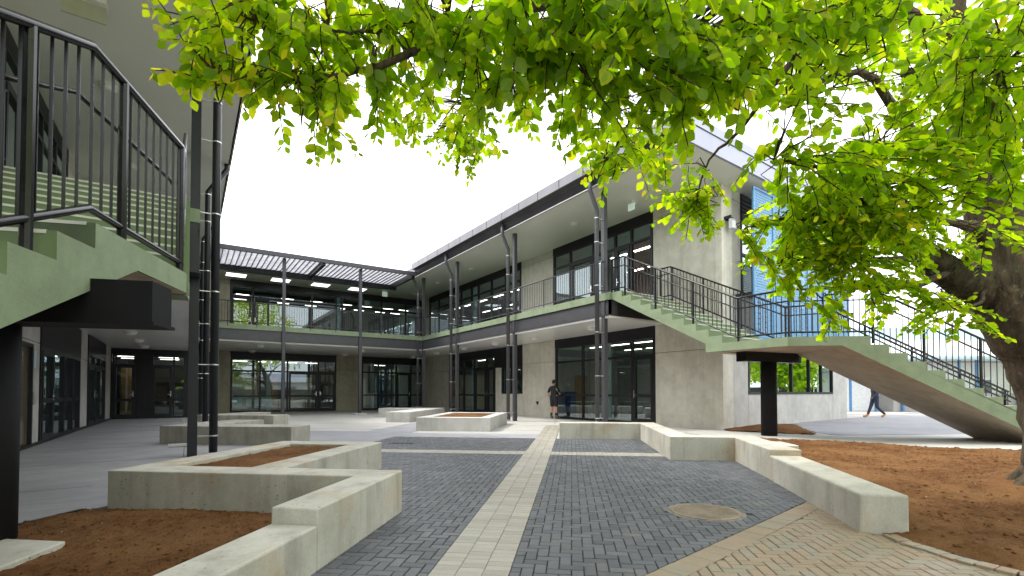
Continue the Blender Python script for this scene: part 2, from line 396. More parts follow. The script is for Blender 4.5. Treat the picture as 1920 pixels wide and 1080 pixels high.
def pave(name, pieces, mat, label, gap=.0035, skip=None, ztop=.008, ch=.0045):
    """pieces: polygons in (s,t). The 300 nearest the viewer's side become single stones, the rest one mesh"""
    par = MB().prism([st(s, t) for s, t in ((0, 0), (.001, 0), (0, .001))], -.02, -.019)
    par = par.build(name, mat); struct(par, label)
    ps = []
    for poly in pieces:
        if len(poly) < 3 or area(poly) < .0012: continue
        cs = sum(p[0] for p in poly) / len(poly); ct = sum(p[1] for p in poly) / len(poly)
        if skip and skip(cs, ct): continue
        ps.append((poly, cs, ct))
    d = lambda q: (lambda xy: (0 if xy[0] * .557 + xy[1] * .83 > 3.1 else 50) + math.hypot(xy[0] * .557 + xy[1] * .83, .6 * (xy[0] * .83 - xy[1] * .557 - .4)))(st(q[1], q[2]))
    ps.sort(key=d)
    rest = MB(); cache = {}
    for k, (poly, cs, ct) in enumerate(ps):
        n = len(poly); dz = random.uniform(-.0018, .0018)
        a = sum(poly[i][0] * poly[(i + 1) % n][1] - poly[(i + 1) % n][0] * poly[i][1] for i in range(n))
        if a < 0: poly = poly[::-1]
        c0 = (cs, ct)
        def ins(g):
            r_ = []
            for p in poly:
                dx, dy = c0[0] - p[0], c0[1] - p[1]; r_.append((p[0] + math.copysign(min(g, abs(dx)), dx), p[1] + math.copysign(min(g, abs(dy)), dy)))
            return r_
        e1, e2 = ins(gap), ins(gap + ch)
        lo = [(*st(*p), -.006) for p in e1]; mid = [(*st(*p), ztop - .004 + dz) for p in e1]; hi = [(*st(*p), ztop + dz) for p in e2]
        tl = random.uniform(-.0016, .0016), random.uniform(-.0016, .0016)
        hi = [(x, y, z + (i % 2) * tl[0] * .3 + tl[1] * .3) for i, (x, y, z) in enumerate(hi)]
        vs = lo + mid + hi
        fs = [(i, (i + 1) % n, n + (i + 1) % n, n + i) for i in range(n)] + [(n + i, n + (i + 1) % n, 2 * n + (i + 1) % n, 2 * n + i) for i in range(n)] + [tuple(range(2 * n, 3 * n))]
        if k < 300:
            wx, wy = st(cs, ct)
            key = tuple(round(v, 3) for p in poly for v in (p[0] - cs, p[1] - ct))
            if key not in cache:
                cache[key] = MB().add([(x - wx, y - wy, z - dz) for x, y, z in vs], fs).mesh('paver', mat)
            link('paver', cache[key], par, loc=(wx, wy, dz))
        else: rest.add(vs, fs)
    if rest.v: tag(rest.build('pavers_beyond', mat, par), None, kind='stuff')
U = .0837
def inside_wall(s, t):
    return (1.3 < s < 4.1 and -4.0 < t < -2.4) or (s < 1.5 and t < -1.1) or (5.8 < s < 9.5 and 2.5 < t)
TL = [(2.5, 3.18), (.14, 1.14)]                       # tan border line
td = ((TL[0][0] - TL[1][0]), (TL[0][1] - TL[1][1])); tl_ = math.hypot(*td); td = (td[0] / tl_, td[1] / tl_); tn = (-td[1], td[0])   # tn points to -s/+t
far_pt = lambda k, off=0: (TL[1][0] + td[0] * k + tn[0] * off, TL[1][1] + td[1] * k + tn[1] * off)
reg_dark = [[(-1.6, -4.1), (-1.6, -.262), (6.2, -.262), (6.2, -4.1)], [(6.68, -4.1), (6.68, -.262), (9.5, -.262), (9.5, -4.1)],
            [(6.68, .262), (9.5, .262), (9.5, 2.6), (6.68, 2.6)], [(6.2, .262), (-.88, .262), far_pt(3.6), (4.5, 3.9), (6.2, 3.9)]]
dark = []
for reg in reg_dark:
    xs = [p[0] for p in reg]; ys = [p[1] for p in reg]
    for a, b, c, d in herring(U, min(xs), max(xs), min(ys), max(ys)):
        p = clip([(a, b), (c, b), (c, d), (a, d)], reg)
        if p: dark.append(p)
def man(s, t): return ((s - 1.94) ** 2 + (t - 2.0) ** 2) < .36 ** 2
pave('courtyard_paving', dark, 'paver_dark', 'charcoal herringbone block paving of the courtyard', skip=lambda s, t: inside_wall(s, t) or man(s, t))
strip = []
for ci in range(3):
    t0 = -.262 + ci * .1747; s = -1.6 - ci * .03
    while s < 14.6: strip.append([(s, t0), (s + U, t0), (s + U, t0 + .1747), (s, t0 + .1747)]); s += U
for cj in range(3):
    s0 = 6.2 + cj * .16
    for lo, hi in ((-4.1, -.262), (.262, 2.6)):
        t = lo
        while t < hi - .01: strip.append([(s0, t), (s0 + .16, t), (s0 + .16, min(hi, t + U)), (s0, min(hi, t + U))]); t += U
pave('paving_strip', strip, 'paver_tan', 'pale sandstone coloured paver strips crossing the dark paving', ztop=.0085, gap=.0012, ch=.0025)
# sandy corner: a soldier course along the dark paving, then herringbone
brick = []
kerb_st = [(1.27, 3.3), (1.05, 3.29), (.92, 3.35), (.8, 3.38), (.69, 3.41), (.61, 3.45), (.54, 3.5), (.46, 3.56), (.3, 3.75), (.1, 4.05), (-.2, 4.5), (-.6, 5.1)]
k = -1.17
while k < 3.4:
    brick.append([far_pt(k, .0), far_pt(k + U, .0), far_pt(k + U, .2), far_pt(k, .2)]); k += U
tline = lambda s_: TL[1][1] + tn[1] * .2 + (s_ - TL[1][0] - tn[0] * .2) * td[1] / td[0]
REGB = [[(1.30, tline(1.30)), (2.3, tline(2.3)), (1.30, 3.2)], [(.47, tline(.47)), (1.30, tline(1.30)), (1.30, 3.32), (.47, 3.5)], [(-1.7, tline(-1.7)), (.47, tline(.47)), (.47, 3.5), (-.6, 4.95), (-1.7, 4.95)]]
for a, b, c, d in herring(U, -1.7, 2.6, -.6, 5):
    for regb in REGB:
        p = clip([(a, b), (c, b), (c, d), (a, d)], regb)
        if p: brick.append(p)
pave('corner_paving', brick, 'paver_brick', 'sandy brown herringbone block paving in the corner by the soil', ztop=.0075)
# kerb stones of the soil edge
kb = struct(MB().prism([(6, 2), (6.001, 2), (6, 2.001)], -.03, -.029).build('kerb', 'paver_brick'), 'row of sandy kerb blocks edging the soil')
acc = 0
pts = [Vector((*st(*p), 0)) for p in kerb_st]
L = [0]
for a, b in zip(pts, pts[1:]): L.append(L[-1] + (b - a).length)
def along(d):
    for i in range(len(L) - 1):
        if d <= L[i + 1] or i == len(L) - 2:
            k = (d - L[i]) / (L[i + 1] - L[i]); return pts[i].lerp(pts[i + 1], k), (pts[i + 1] - pts[i]).normalized()
d = .0
while d < L[-1] - .1:
    p, dr = along(d + .05); nrm = Vector((dr.y, -dr.x, 0))
    q = [p - dr * .047 - nrm * .05, p + dr * .047 - nrm * .05, p + dr * .047 + nrm * .06, p - dr * .047 + nrm * .06]
    MB().prism([(v.x, v.y) for v in q], -.02, .026 + random.uniform(-.004, .004)).build('kerb_block', 'paver_brick', kb, bevel=.006); d += .1

# ---- soil
H = .42
def rect(s0, s1, t0, t1): return [(s0, t0), (s1, t0), (s1, t1), (s0, t1)]
def fbm(x, y, f, seed):
    r_ = np.random.default_rng(seed); z = np.zeros_like(x); a = 1
    for o in range(5):
        for k in range(3):
            th = r_.uniform(0, 6.28); ph = r_.uniform(0, 6.28)
            z += a * np.sin((x * math.cos(th) + y * math.sin(th)) * f + ph) / 3
        f *= 2.1; a *= .55
    return z
def soil_sheet(name, poly, z0, amp, label, res=.07, parent=None, mound=None, fall=.25, rst=None):
    if rst: poly = stp(*rect(*rst))
    P = np.array(poly); x0, y0 = P.min(0); x1, y1 = P.max(0)
    nx, ny = int((x1 - x0) / res) + 2, int((y1 - y0) / res) + 2
    gx, gy = np.meshgrid(np.linspace(x0, x1, nx), np.linspace(y0, y1, ny), indexing='ij')
    if rst:
        nx, ny = int((rst[1] - rst[0]) / res) + 2, int((rst[3] - rst[2]) / res) + 2
        gs, gt = np.meshgrid(np.linspace(rst[0], rst[1], nx), np.linspace(rst[2], rst[3], ny), indexing='ij')
        gx = 1.54 + gs * SX + gt * SY; gy = 2.81 + gs * SY - gt * SX
    ins = np.zeros(gx.shape, bool); dist = np.full(gx.shape, 9.)
    n = len(P)
    for i in range(n):
        (ax, ay), (bx, by) = P[i], P[(i + 1) % n]
        cnd = ((ay > gy) != (by > gy)) & (gx < (bx - ax) * (gy - ay) / (by - ay + 1e-9) + ax); ins ^= cnd
        t = np.clip(((gx - ax) * (bx - ax) + (gy - ay) * (by - ay)) / ((bx - ax) ** 2 + (by - ay) ** 2), 0, 1)
        dist = np.minimum(dist, np.hypot(gx - ax - t * (bx - ax), gy - ay - t * (by - ay)))
    z = z0 + amp * fbm(gx, gy, 2.2, 3) + amp * .55 * fbm(gx, gy, 11, 5) + rng.normal(0, amp * .35, gx.shape)
    z = z - (1 - np.clip(dist / fall, 0, 1)) * (z0 * .8)
    if mound: z += mound(gx, gy)
    vs = np.stack([gx, gy, z], -1).reshape(-1, 3)
    if rst: ins[:] = True
    cell = (ins[:-1, :-1] | ins[1:, :-1] | ins[1:, 1:] | ins[:-1, 1:])
    ii, jj = np.nonzero(cell); idx = ii * ny + jj
    F = np.stack([idx, idx + ny, idx + ny + 1, idx + 1], -1)
    m = bpy.data.meshes.new(name); m.from_pydata(vs.tolist(), [], F.tolist()); m.materials.append(MAT['soil'])
    m.polygons.foreach_set('use_smooth', [True] * len(m.polygons))
    o = link(name, m, parent)
    return o, vs[np.unique(F)]
def clods(surface, n, name, label, smin=.008, smax=.028, mat='soil', parent=None):
    b = MB(); idx = rng.integers(0, len(surface), n)
    for i in idx:
        x, y, z = surface[i] + rng.normal(0, .02, 3) * (1, 1, .05); r_ = random.uniform(smin, smax) * random.choice((.6, .8, 1))
        vs = [(x + r_ * random.uniform(.6, 1.3) * a, y + r_ * random.uniform(.6, 1.3) * b_, z + r_ * random.uniform(.4, .8) * c) for a, b_, c in
              ((1, 0, 0), (-1, 0, 0), (0, 1, 0), (0, -1, 0), (.2, .1, 1), (0, .2, -1))]
        b.add(vs, [(0, 2, 4), (2, 1, 4), (1, 3, 4), (3, 0, 4), (2, 0, 5), (1, 2, 5), (3, 1, 5), (0, 3, 5)])
    o = b.build(name, mat, parent); o['kind'] = 'stuff'
    if label: o['label'] = label; o['category'] = 'soil'
    return o
polyR = stp((5.8, 3.75), (4.0, 3.6), (1.5, 3.3), (1.22, 3.36), (.84, 3.46), (.52, 3.63), (-.46, 5.03), (-.46, 11)) + [(15.2, 1.0), (13.6, 3.3), (12.55, 6.15), (11.9, 7.4)] + stp((9.5, 4.5))
oR, vR = soil_sheet('garden_soil', polyR, .05, .022, '', res=.055, mound=lambda x, y: .10 * np.exp(-((x - 8.42) ** 2 + (y - 1.17) ** 2) / .5))
struct(oR, 'bare reddish brown soil bed around the tree')
clods(vR, 9000, 'soil_clods', 'loose brown soil crumbs on the bed around the tree')
oL, vL = soil_sheet('garden_soil', None, .07, .016, '', res=.045, fall=.35, rst=(-4, 1.21, -4.2, -1.35), mound=lambda x, y: .05 * np.exp(-(((x - st(.8, -2.8)[0]) ** 2 + (y - st(.8, -2.8)[1]) ** 2) / .8)))
struct(oL, 'bare reddish brown soil between the low wall and the walkway')
clods(vL, 6500, 'soil_clods', 'loose brown soil crumbs on the bed by the low wall', .005, .019)
polyW = [(14.1, 8.75), (14.9, 6.7), (19.0, 9.35), (17.5, 9.42), (14.45, 9.15)]
oW, vW = soil_sheet('garden_soil', polyW, .05, .015, '', res=.09, mound=lambda x, y: .06 * np.exp(-((x - 16.3) ** 2 + (y - 8.9) ** 2) / 1.2))
struct(oW, 'small triangle of brown soil against the end wall')
clods(np.concatenate([vR[::3], vL[::3]]), 380, 'pale_stones', 'scattered pale stone chips lying on the soil', .003, .008, 'bench_concrete')
MB().prism(stp((-4, -4.24), (1.2, -4.24), (1.2, -4.2), (-4, -4.2)), -.02, .03).build('edging_strip', 'frame_black')
tag(bpy.data.objects['edging_strip'], 'thin black edging strip between walkway and soil bed', 'edging')

# ------------------------------------------------------------------ concrete seats and planters
def block(parent, name, poly, z0, z1, mat='bench_concrete', bv=.014):
    return MB().prism(stp(*poly), z0, z1).build(name, mat, parent, bevel=bv)
def planter_soil(parent, s0, s1, t0, t1, z, name='soil'):
    o, v = soil_sheet(name, None, z, .008, '', res=.05, parent=parent, fall=.05, rst=(s0, s1, t0, t1))
    clods(v, 700, 'crumbs', None, .004, .014, parent=parent); return o
# stepped planter wall near the left stair: one casting
t = thing('planter_wall', (*st(1.4, -2.5), 0), 'zigzag concrete planter wall with soil box stepping down beside the dark paving', 'planter')
def weld(parent, name, rects_, z0, z1, mat, bv=.014):
    """union of axis-aligned (s,t) rectangles as one clean casting"""
    ss = sorted({v for r_ in rects_ for v in r_[:2]}); ts = sorted({v for r_ in rects_ for v in r_[2:]})
    fill = {}
    for i in range(len(ss) - 1):
        for j in range(len(ts) - 1):
            cs, ct = (ss[i] + ss[i + 1]) / 2, (ts[j] + ts[j + 1]) / 2
            fill[i, j] = any(r_[0] < cs < r_[1] and r_[2] < ct < r_[3] for r_ in rects_)
    bm = bmesh.new(); vv = {}
    def V(i, j, z):
        if (i, j, z) not in vv: vv[i, j, z] = bm.verts.new((*st(ss[i], ts[j]), z))
        return vv[i, j, z]
    for (i, j), f in fill.items():
        if not f: continue
        bm.faces.new([V(i, j, z1), V(i + 1, j, z1), V(i + 1, j + 1, z1), V(i, j + 1, z1)])
        for di, dj, a, b_ in ((-1, 0, (i, j), (i, j + 1)), (1, 0, (i + 1, j + 1), (i + 1, j)), (0, -1, (i + 1, j), (i, j)), (0, 1, (i, j + 1), (i + 1, j + 1))):
            if not fill.get((i + di, j + dj), False): bm.faces.new([V(*a, z0), V(*b_, z0), V(*b_, z1), V(*a, z1)])
    bmesh.ops.recalc_face_normals(bm, faces=bm.faces)
    if max(f.normal.z for f in bm.faces) < .5:
        bmesh.ops.reverse_faces(bm, faces=bm.faces)
    me = bpy.data.meshes.new(name); bm.to_mesh(me); bm.free(); me.materials.append(MAT[mat])
    o = link(name, me, parent); bv_ = o.modifiers.new('bevel', 'BEVEL'); bv_.width = bv; bv_.segments = 3; bv_.limit_method = 'ANGLE'
    return o
weld(t, 'wall', [(1.2, 1.58, -3.95, -1.02), (-.05, 1.2, -1.36, -1.02), (3.8, 4.2, -3.95, -2.3), (1.58, 3.8, -3.95, -3.6), (1.58, 3.8, -2.66, -2.3)], -.03, H, 'bench_concrete')
block(t, 'low_wall', rect(-4.5, -.052, -1.36, -1.02), -.03, .31)
planter_soil(t, 1.55, 3.83, -3.63, -2.63, .385)
t = thing('bench', (*st(7.5, -7), 0), 'L-shaped weathered grey concrete bench with dark stained face beside the left posts', 'bench')
weld(t, 'seat_block', [(7.15, 7.95, -8.95, -5.63), (7.95, 9.8, -8.95, -8.1)], -.03, H, 'bench_dark')
t = thing('bench', (*st(13, -11), 0), 'L-shaped weathered concrete bench in front of the ground floor glazing of the back wing', 'bench')
weld(t, 'seat_block', [(12.6, 13.5, -12.6, -9.65), (13.5, 15.4, -12.6, -11.6)], -.03, .40, 'bench_dark')
t = thing('planter', (*st(13.7, -3), 0), 'rectangular pale concrete planter filled with soil between paving and downpipe', 'planter')
weld(t, 'wall', [(11.65, 15.7, -4.2, -3.85), (11.65, 15.7, -2.2, -1.85), (11.65, 12.05, -4.2, -1.85), (15.3, 15.7, -4.2, -1.85)], -.03, H, 'precast_pale')
planter_soil(t, 12.0, 15.35, -3.9, -2.15, .395)
t = thing('bench', (*st(18, -6.5), 0), 'L-shaped clean pale concrete bench under the courtyard corner posts', 'bench')
weld(t, 'seat_block', [(15.8, 21.3, -6.85, -5.85), (20.0, 21.3, -8.9, -6.85)], -.03, .41, 'precast_pale')
t = thing('bench_wall', (*st(7.5, 2.8), 0), 'zigzag concrete seat wall running from the glazed doors past the steel column', 'bench')
weld(t, 'wall', [(9.45, 9.9, .35, 2.8), (5.75, 9.45, 2.4, 2.8), (5.75, 6.15, 2.8, 3.92)], -.03, H, 'bench_concrete')
MB().prism(stp((5.748, 3.5), (5.748, 3.92), (3.92, 3.79), (3.95, 3.38)), -.03, H - .004).build('wall_end', 'bench_concrete', t, bevel=.014)
MB().prism(stp((3.948, 3.375), (3.92, 3.78), (1.33, 3.49), (1.36, 3.12)), -.03, .335).build('low_wall', 'bench_concrete', t, bevel=.02)
t = thing('concrete_block', (*st(5.4, 4.1), 0), 'small pale concrete block half sunk in soil behind the seat wall', 'block')
block(t, 'stub', rect(5.05, 5.72, 3.94, 4.25), -.03, .36)
t = thing('footing', (*st(-.4, -3.4), 0), 'cream concrete footing pad under the round black column', 'footing')
block(t, 'pad', [(-.9, -4.1), (.0, -4.05), (.0, -3.0), (-.9, -2.75)], -.03, .115, 'bench_concrete', .01)
# manhole and drain
t = thing('manhole_cover', (*st(1.94, 2.0), 0), 'round rusty manhole cover smeared with sand in the dark paving', 'manhole')
concrete('rusty_iron', (.24, .20, .15), (.12, .09, .06), (.36, .17, .07), .3, False, 6)
ring = [(*st(1.94 + .375 * math.cos(a), 2.0 + .375 * math.sin(a)),) for a in np.linspace(0, 2 * math.pi, 40, endpoint=False)]
ring2 = [(*st(1.94 + .335 * math.cos(a), 2.0 + .335 * math.sin(a)),) for a in np.linspace(0, 2 * math.pi, 40, endpoint=False)]
MB().prism(ring, -.02, .006).build('frame', 'rusty_iron', t)
MB().prism(ring2, -.01, .0125).build('lid', 'rusty_iron', t)
for k in range(-7, 8):
    hw = math.sqrt(max(0, .30 ** 2 - (k * .042) ** 2))
    MB().prism(stp(*rect(1.94 + k * .042 - .008, 1.94 + k * .042 + .008, 2.0 - hw, 2.0 + hw)), .01, .0165).build('rib', 'rusty_iron', t)
t = thing('drain_grate', (*st(7.85, -3.3), 0), 'small dark sunken drain grate in the grey paving', 'drain')
MB().prism(stp(*rect(7.7, 8.0, -3.6, -3.0)), -.02, .009).build('frame', 'steel_dark', t)
for k in range(6): MB().prism(stp(*rect(7.73, 7.97, -3.57 + k * .1, -3.52 + k * .1)), 0, .014).build('bar', 'frame_black', t)

# ------------------------------------------------------------------ buildings
ZS_LOW, ZS_UP, DECK = 3.68, 8.02, 4.52
def panel_set(parent, fn, a0, a1, z0, z1, mat, joint=None):
    """flat cast panel(s) between a0..a1; fn(a0,a1,z0,z1) gives the box bounds"""
    zs = [z0] + ([joint] if joint and z0 < joint < z1 else []) + [z1]
    for i in range(len(zs) - 1):
        MB().box(*fn(a0 + .006, a1 - .006, zs[i] + (.007 if i else 0), zs[i + 1] - (.007 if i < len(zs) - 2 else 0))).build('concrete_panel', mat, parent, bevel=.006)
def glaze(parent, axis, c, sign, a0, a1, z0, z1, mulls=(), trans=(), doors=(), glass='glass', fr=.065, rail=None, name='window_frame', frame='frame_black', skip=()):
    """frame in a plane axis=c facing `sign`; each cell gets its own pane; doors = (lo,hi,handle side)"""
    d0, d1 = c + sign * .03, c - sign * .09
    B = (lambda a, b, z, zz, dd0=d0, dd1=d1: (dd0, dd1, a, b, z, zz)) if axis == 'x' else (lambda a, b, z, zz, dd0=d0, dd1=d1: (a, b, dd0, dd1, z, zz))
    f = MB(); h = fr / 2
    f.box(*B(a0, a0 + fr, z0, z1)); f.box(*B(a1 - fr, a1, z0, z1))
    f.box(*B(a0 + fr, a1 - fr, z1 - fr, z1)); f.box(*B(a0 + fr, a1 - fr, z0, z0 + fr))
    isdoor = lambda x: any(l < x < r_ for l, r_, _ in doors)
    cols = [a0 + fr] + sorted(mulls) + [a1 - fr]
    for mm in mulls: f.box(*B(mm - h, mm + h, z0 + fr, z1 - fr, d0 - sign * .004, d1 + sign * .004))
    zt = list(trans)
    for z in zt: f.box(*B(a0 + fr, a1 - fr, z - h, z + h, d0 - sign * .008, d1 + sign * .008))
    if rail:
        for i in range(len(cols) - 1):
            mid = (cols[i] + cols[i + 1]) / 2
            f.box(*B(cols[i] + h * .9, cols[i + 1] - h * .9, rail - h, rail + h, d0 - sign * .012, d1 + sign * .012))
    o = f.build(name, frame, parent)
    g0, g1 = c - sign * .028, c - sign * .036
    rows = [z0 + fr] + zt + [z1 - fr]
    for i in range(len(cols) - 1):
        mid = (cols[i] + cols[i + 1]) / 2
        for j in range(len(rows) - 1):
            segs = [(rows[j], rows[j + 1])]
            if rail and rows[j] < rail < rows[j + 1]: segs = [(rows[j], rail), (rail, rows[j + 1])]
            for za, zb in segs:
                if (i, j) in skip: continue
                MB().box(*B(cols[i] - .01, cols[i + 1] + .01, za - .01, zb + .01, g0, g1)).build('pane', glass, o)
    for l, r_, hs in doors:
        dz1 = zt[0] - h if zt else z1 - fr
        dm = MB(); e0, e1 = d0 + sign * .012, d1 - sign * .0
        w_ = .1
        dm.box(*B(l + .04, l + .04 + w_, z0 + .03, dz1, e0, e1)); dm.box(*B(r_ - .04 - w_, r_ - .04, z0 + .03, dz1, e0, e1))
        dm.box(*B(l + .04 + w_, r_ - .04 - w_, dz1 - w_, dz1, e0, e1)); dm.box(*B(l + .04 + w_, r_ - .04 - w_, z0 + .03, z0 + .2, e0, e1))
        if rail: dm.box(*B(l + .04 + w_, r_ - .04 - w_, rail - .06, rail + .06, e0, e1))
        do = dm.build('door', frame, parent)
        hx = (l + .09) if hs < 0 else (r_ - .09)
        hm = MB(); q0, q1 = e0 + sign * .002, e0 + sign * .05
        hm.box(*B(hx - .02, hx + .02, z0 + 1.0, z0 + 1.28, e0 + sign * .001, e0 + sign * .012)); hm.box(*B(min(hx, hx - hs * .12), max(hx, hx - hs * .12), z0 + 1.10, z0 + 1.125, q0, q1))
        hm.build('handle', 'chrome', do)
    return o
def header(parent, axis, c, sign, a0, a1, z0, z1, mat='cladding_black'):
    d0, d1 = c + sign * .035, c - sign * .15
    MB().box(*((d0, d1, a0, a1, z0, z1) if axis == 'x' else (a0, a1, d0, d1, z0, z1))).build('cladding_panel', mat, parent)
def lamp_round(x, y, z, label, group):
    t = thing('ceiling_light', (x, y, z), label, 'light', group)
    rim = []; n = 20
    b = MB(); b.tube([(x, y, z + .002), (x, y, z - .045)], .19, n); b.build('base_ring', 'white_plastic', t, smooth=False)
    b = MB(); b.tube([(x, y, z - .045), (x, y, z - .085), (x, y, z - .11)], [.175, .15, .08], n); b.build('diffuser', 'white_plastic', t, smooth=True)
def tube_light(x, y, z, dx, dy, label, group):
    t = thing('linear_light', (x, y, z), label, 'light', group)
    MB().box(x - dx - .03, x + dx + .03, y - dy - .03, y + dy + .03, z + .015, z + .05).build('housing', 'white_plastic', t)
    MB().box(x - dx, x + dx, y - dy, y + dy, z, z + .015).build('tube', 'tube_glow', t)
def post_obj(parent, x, y, z1, w_=.15):
    MB().box(x - w_ / 2, x + w_ / 2, y - w_ / 2, y + w_ / 2, -.01, z1).build('post', 'steel_grey', parent, bevel=.004)
def downpipe(parent, px, py, gx, gz, qx, boot=True, dark='steel_grey'):
    """from the gutter gx down and across to the vertical pipe px"""
    o = MB().tube([(gx, py, gz), (gx, py, gz - .42), (px, py, gz - .42 - abs(px - gx) * 1.15 - .25), (px, py, gz - 1.3), (px, py, .22 if boot else .02)], .075, 12).build('downpipe', dark, parent, smooth=True)
    if boot: MB().tube([(px, py, .27), (px, py, .24), (px, py, .06)], [.08, .1, .1], 12).build('boot', dark, o); MB().tube([(px, py, .06), (px, py, -.005)], .1, 12).build('boot_collar', 'bench_concrete', o)
    for z in (.35, 1.75, 3.2, 4.75, 6.2, 7.0):
        b = MB(); b.tube([(px, py, z - .012), (px, py, z + .012)], .082, 12); b.box(min(px, qx), max(px, qx), py - .012, py + .012, z - .008, z + .008); b.build('bracket', 'galv', o)

def railing(parent, pts, h=1.08, bs=.115, posts=1.55, mat='steel_grey', grab=None, name='railing', r=.024, post_pts=None, postr=.022, bal=.007):
    """pts: deck-level points; the top tube is the part, the rest its pieces"""
    P = [Vector(p) for p in pts]; up = Vector((0, 0, h)); lo = Vector((0, 0, .11))
    o = MB().tube([p + up for p in P], r, 10).build(name, mat, parent, smooth=True)
    MB().tube([p + lo for p in P], r * .85, 8).build('bottom_rail', mat, o, smooth=True)
    bm_ = MB().box(-bal, bal, -bal, bal, .11, h).mesh('baluster', mat)
    pm = MB().tube([(0, 0, -.12), (0, 0, h - .01)], postr, 8).mesh('railing_post', mat)
    carry = bs * .5; first = True
    for a, b in zip(P, P[1:]):
        Ln = math.hypot(b.x - a.x, b.y - a.y); n = max(1, round(Ln / posts))
        for k in range(0 if post_pts else n + (1 if b is P[-1] else 0)):
            q = a.lerp(b, min(max(k / n, .02 if k == 0 else 0), .98 if k == n else 1)); link('railing_post', pm, o, loc=q)
        d = carry
        while d < Ln - .02:
            link('baluster', bm_, o, loc=a.lerp(b, d / Ln)); d += bs
        carry = max(.02, d - Ln)
    for q in post_pts or (): link('railing_post', pm, o, loc=q)
    if grab:
        off, gz = grab
        G = [p + Vector(off) + Vector((0, 0, gz)) for p in P]
        MB().tube(G, .019, 8).build('grab_rail', mat, o, smooth=True)
    return o

ORD = ['first', 'second', 'third', 'fourth', 'fifth', 'sixth', 'seventh', 'eighth']
# ================= right wing
RW = thing('classroom_wing', (18, 20, 0), 'two storey concrete classroom wing with grey balcony and outside stair on the right', 'building', 'wings of the school')
XR = 14.4
fx = lambda a, b, z, zz: (XR, XR + .2, a, b, z, zz)
JL, JU = 2.66, 7.68
panel_set(RW, fx, 9.44, 11.93, -.02, ZS_LOW, 'precast', JL)
panel_set(RW, fx, 17.8, 20.5, -.02, ZS_LOW, 'precast', JL)
panel_set(RW, fx, 20.5, 22.5, -.02, 1.14, 'precast')
panel_set(RW, fx, 22.5, 23.15, -.02, 2.58, 'precast')
panel_set(RW, fx, 28.95, 33.4, -.02, ZS_LOW, 'precast', JL)
panel_set(RW, fx, 9.44, 12.0, DECK, ZS_UP, 'precast', JU)
panel_set(RW, fx, 17.93, 20.6, DECK, ZS_UP, 'precast', JU)
panel_set(RW, fx, 32.16, 33.4, DECK, ZS_UP, 'precast')
MB().box(XR + .01, XR + .2, 9.44, 33.4, ZS_LOW, DECK).build('slab_edge', 'precast', RW)
# corner pier
MB().box(XR - .03, XR + .55, 9.18, 9.43, -.02, ZS_UP).build('corner_pier', 'precast', RW, bevel=.01)
header(RW, 'x', XR, -1, 11.93, 17.8, 3.34, ZS_LOW)
glaze(RW, 'x', XR, -1, 11.94, 17.79, .0, 3.34, (13.05, 14.5, 15.9), (2.6,), ((11.99, 13.02, 1),), rail=1.08, fr=.09)
header(RW, 'x', XR, -1, 20.5, 23.15, 2.59, ZS_LOW); header(RW, 'x', XR, -1, 23.151, 28.95, 3.3, ZS_LOW)
glaze(RW, 'x', XR, -1, 20.52, 22.48, 1.14, 2.585, (21.5,), (), fr=.08)
glaze(RW, 'x', XR, -1, 23.16, 28.94, .0, 3.3, (24.14, 25.6, 26.9, 28.0), (2.63,), ((23.2, 24.1, 1), (24.16, 25.55, -1)), rail=1.05, fr=.09)
header(RW, 'x', XR, -1, 12.0, 17.93, 7.70, ZS_UP); header(RW, 'x', XR, -1, 20.6, 32.16, 7.72, ZS_UP)
glaze(RW, 'x', XR, -1, 12.01, 17.92, DECK, 7.70, (13.06, 13.92, 15.2, 16.7), (7.05,), ((13.1, 13.9, 1), (15.22, 16.66, -1)), fr=.09, skip=((0, 0),))
glaze(RW, 'x', XR, -1, 20.61, 32.15, DECK, 7.72, (22.1, 23.6, 25.1, 25.95, 27.3, 29.0, 30.6), (7.08,), (), fr=.09)
MB().box(XR + .05, XR + .25, 25.6, 25.8, DECK, 7.7).build('inner_column', 'white_plastic', RW)
MB().box(XR + .05, XR + .25, 14.42, 14.6, .0, 3.3).build('inner_column', 'white_plastic', RW)
MB().box(XR + .05, XR + .25, 25.72, 25.9, .0, 3.3).build('inner_column', 'white_plastic', RW)
# open door leaf on the balcony
o = MB().box(XR + .04, XR + .95, 12.12, 12.18, DECK + .02, 7.0).build('door', 'frame_black', RW)
MB().box(XR + .7, XR + .85, 12.06, 12.12, DECK + 1.05, DECK + 1.08).build('handle', 'chrome', o)
# soffits, slab, beam
MB().box(11.55, XR - .04, 11.45, 33.39, ZS_LOW, 3.76).build('soffit', 'soffit_low', RW)
MB().box(11.5, XR - .001, 11.4, 33.39, 4.275, DECK).build('balcony_slab', 'green_paint', RW)
b = MB(); b.box(11.56, 11.64, 11.42, 26.79, 3.79, 4.274); b.box(11.50, 11.70, 11.42, 26.79, 3.765, 3.79); b.box(11.56, 11.9, 11.42, 11.5, 3.79, 4.274)
b.build('balcony_beam', 'steel_grey', RW)
MB().box(11.9, XR - .05, 11.42, 11.5, 3.79, 4.2).build('end_beam', 'steel_dark', RW)
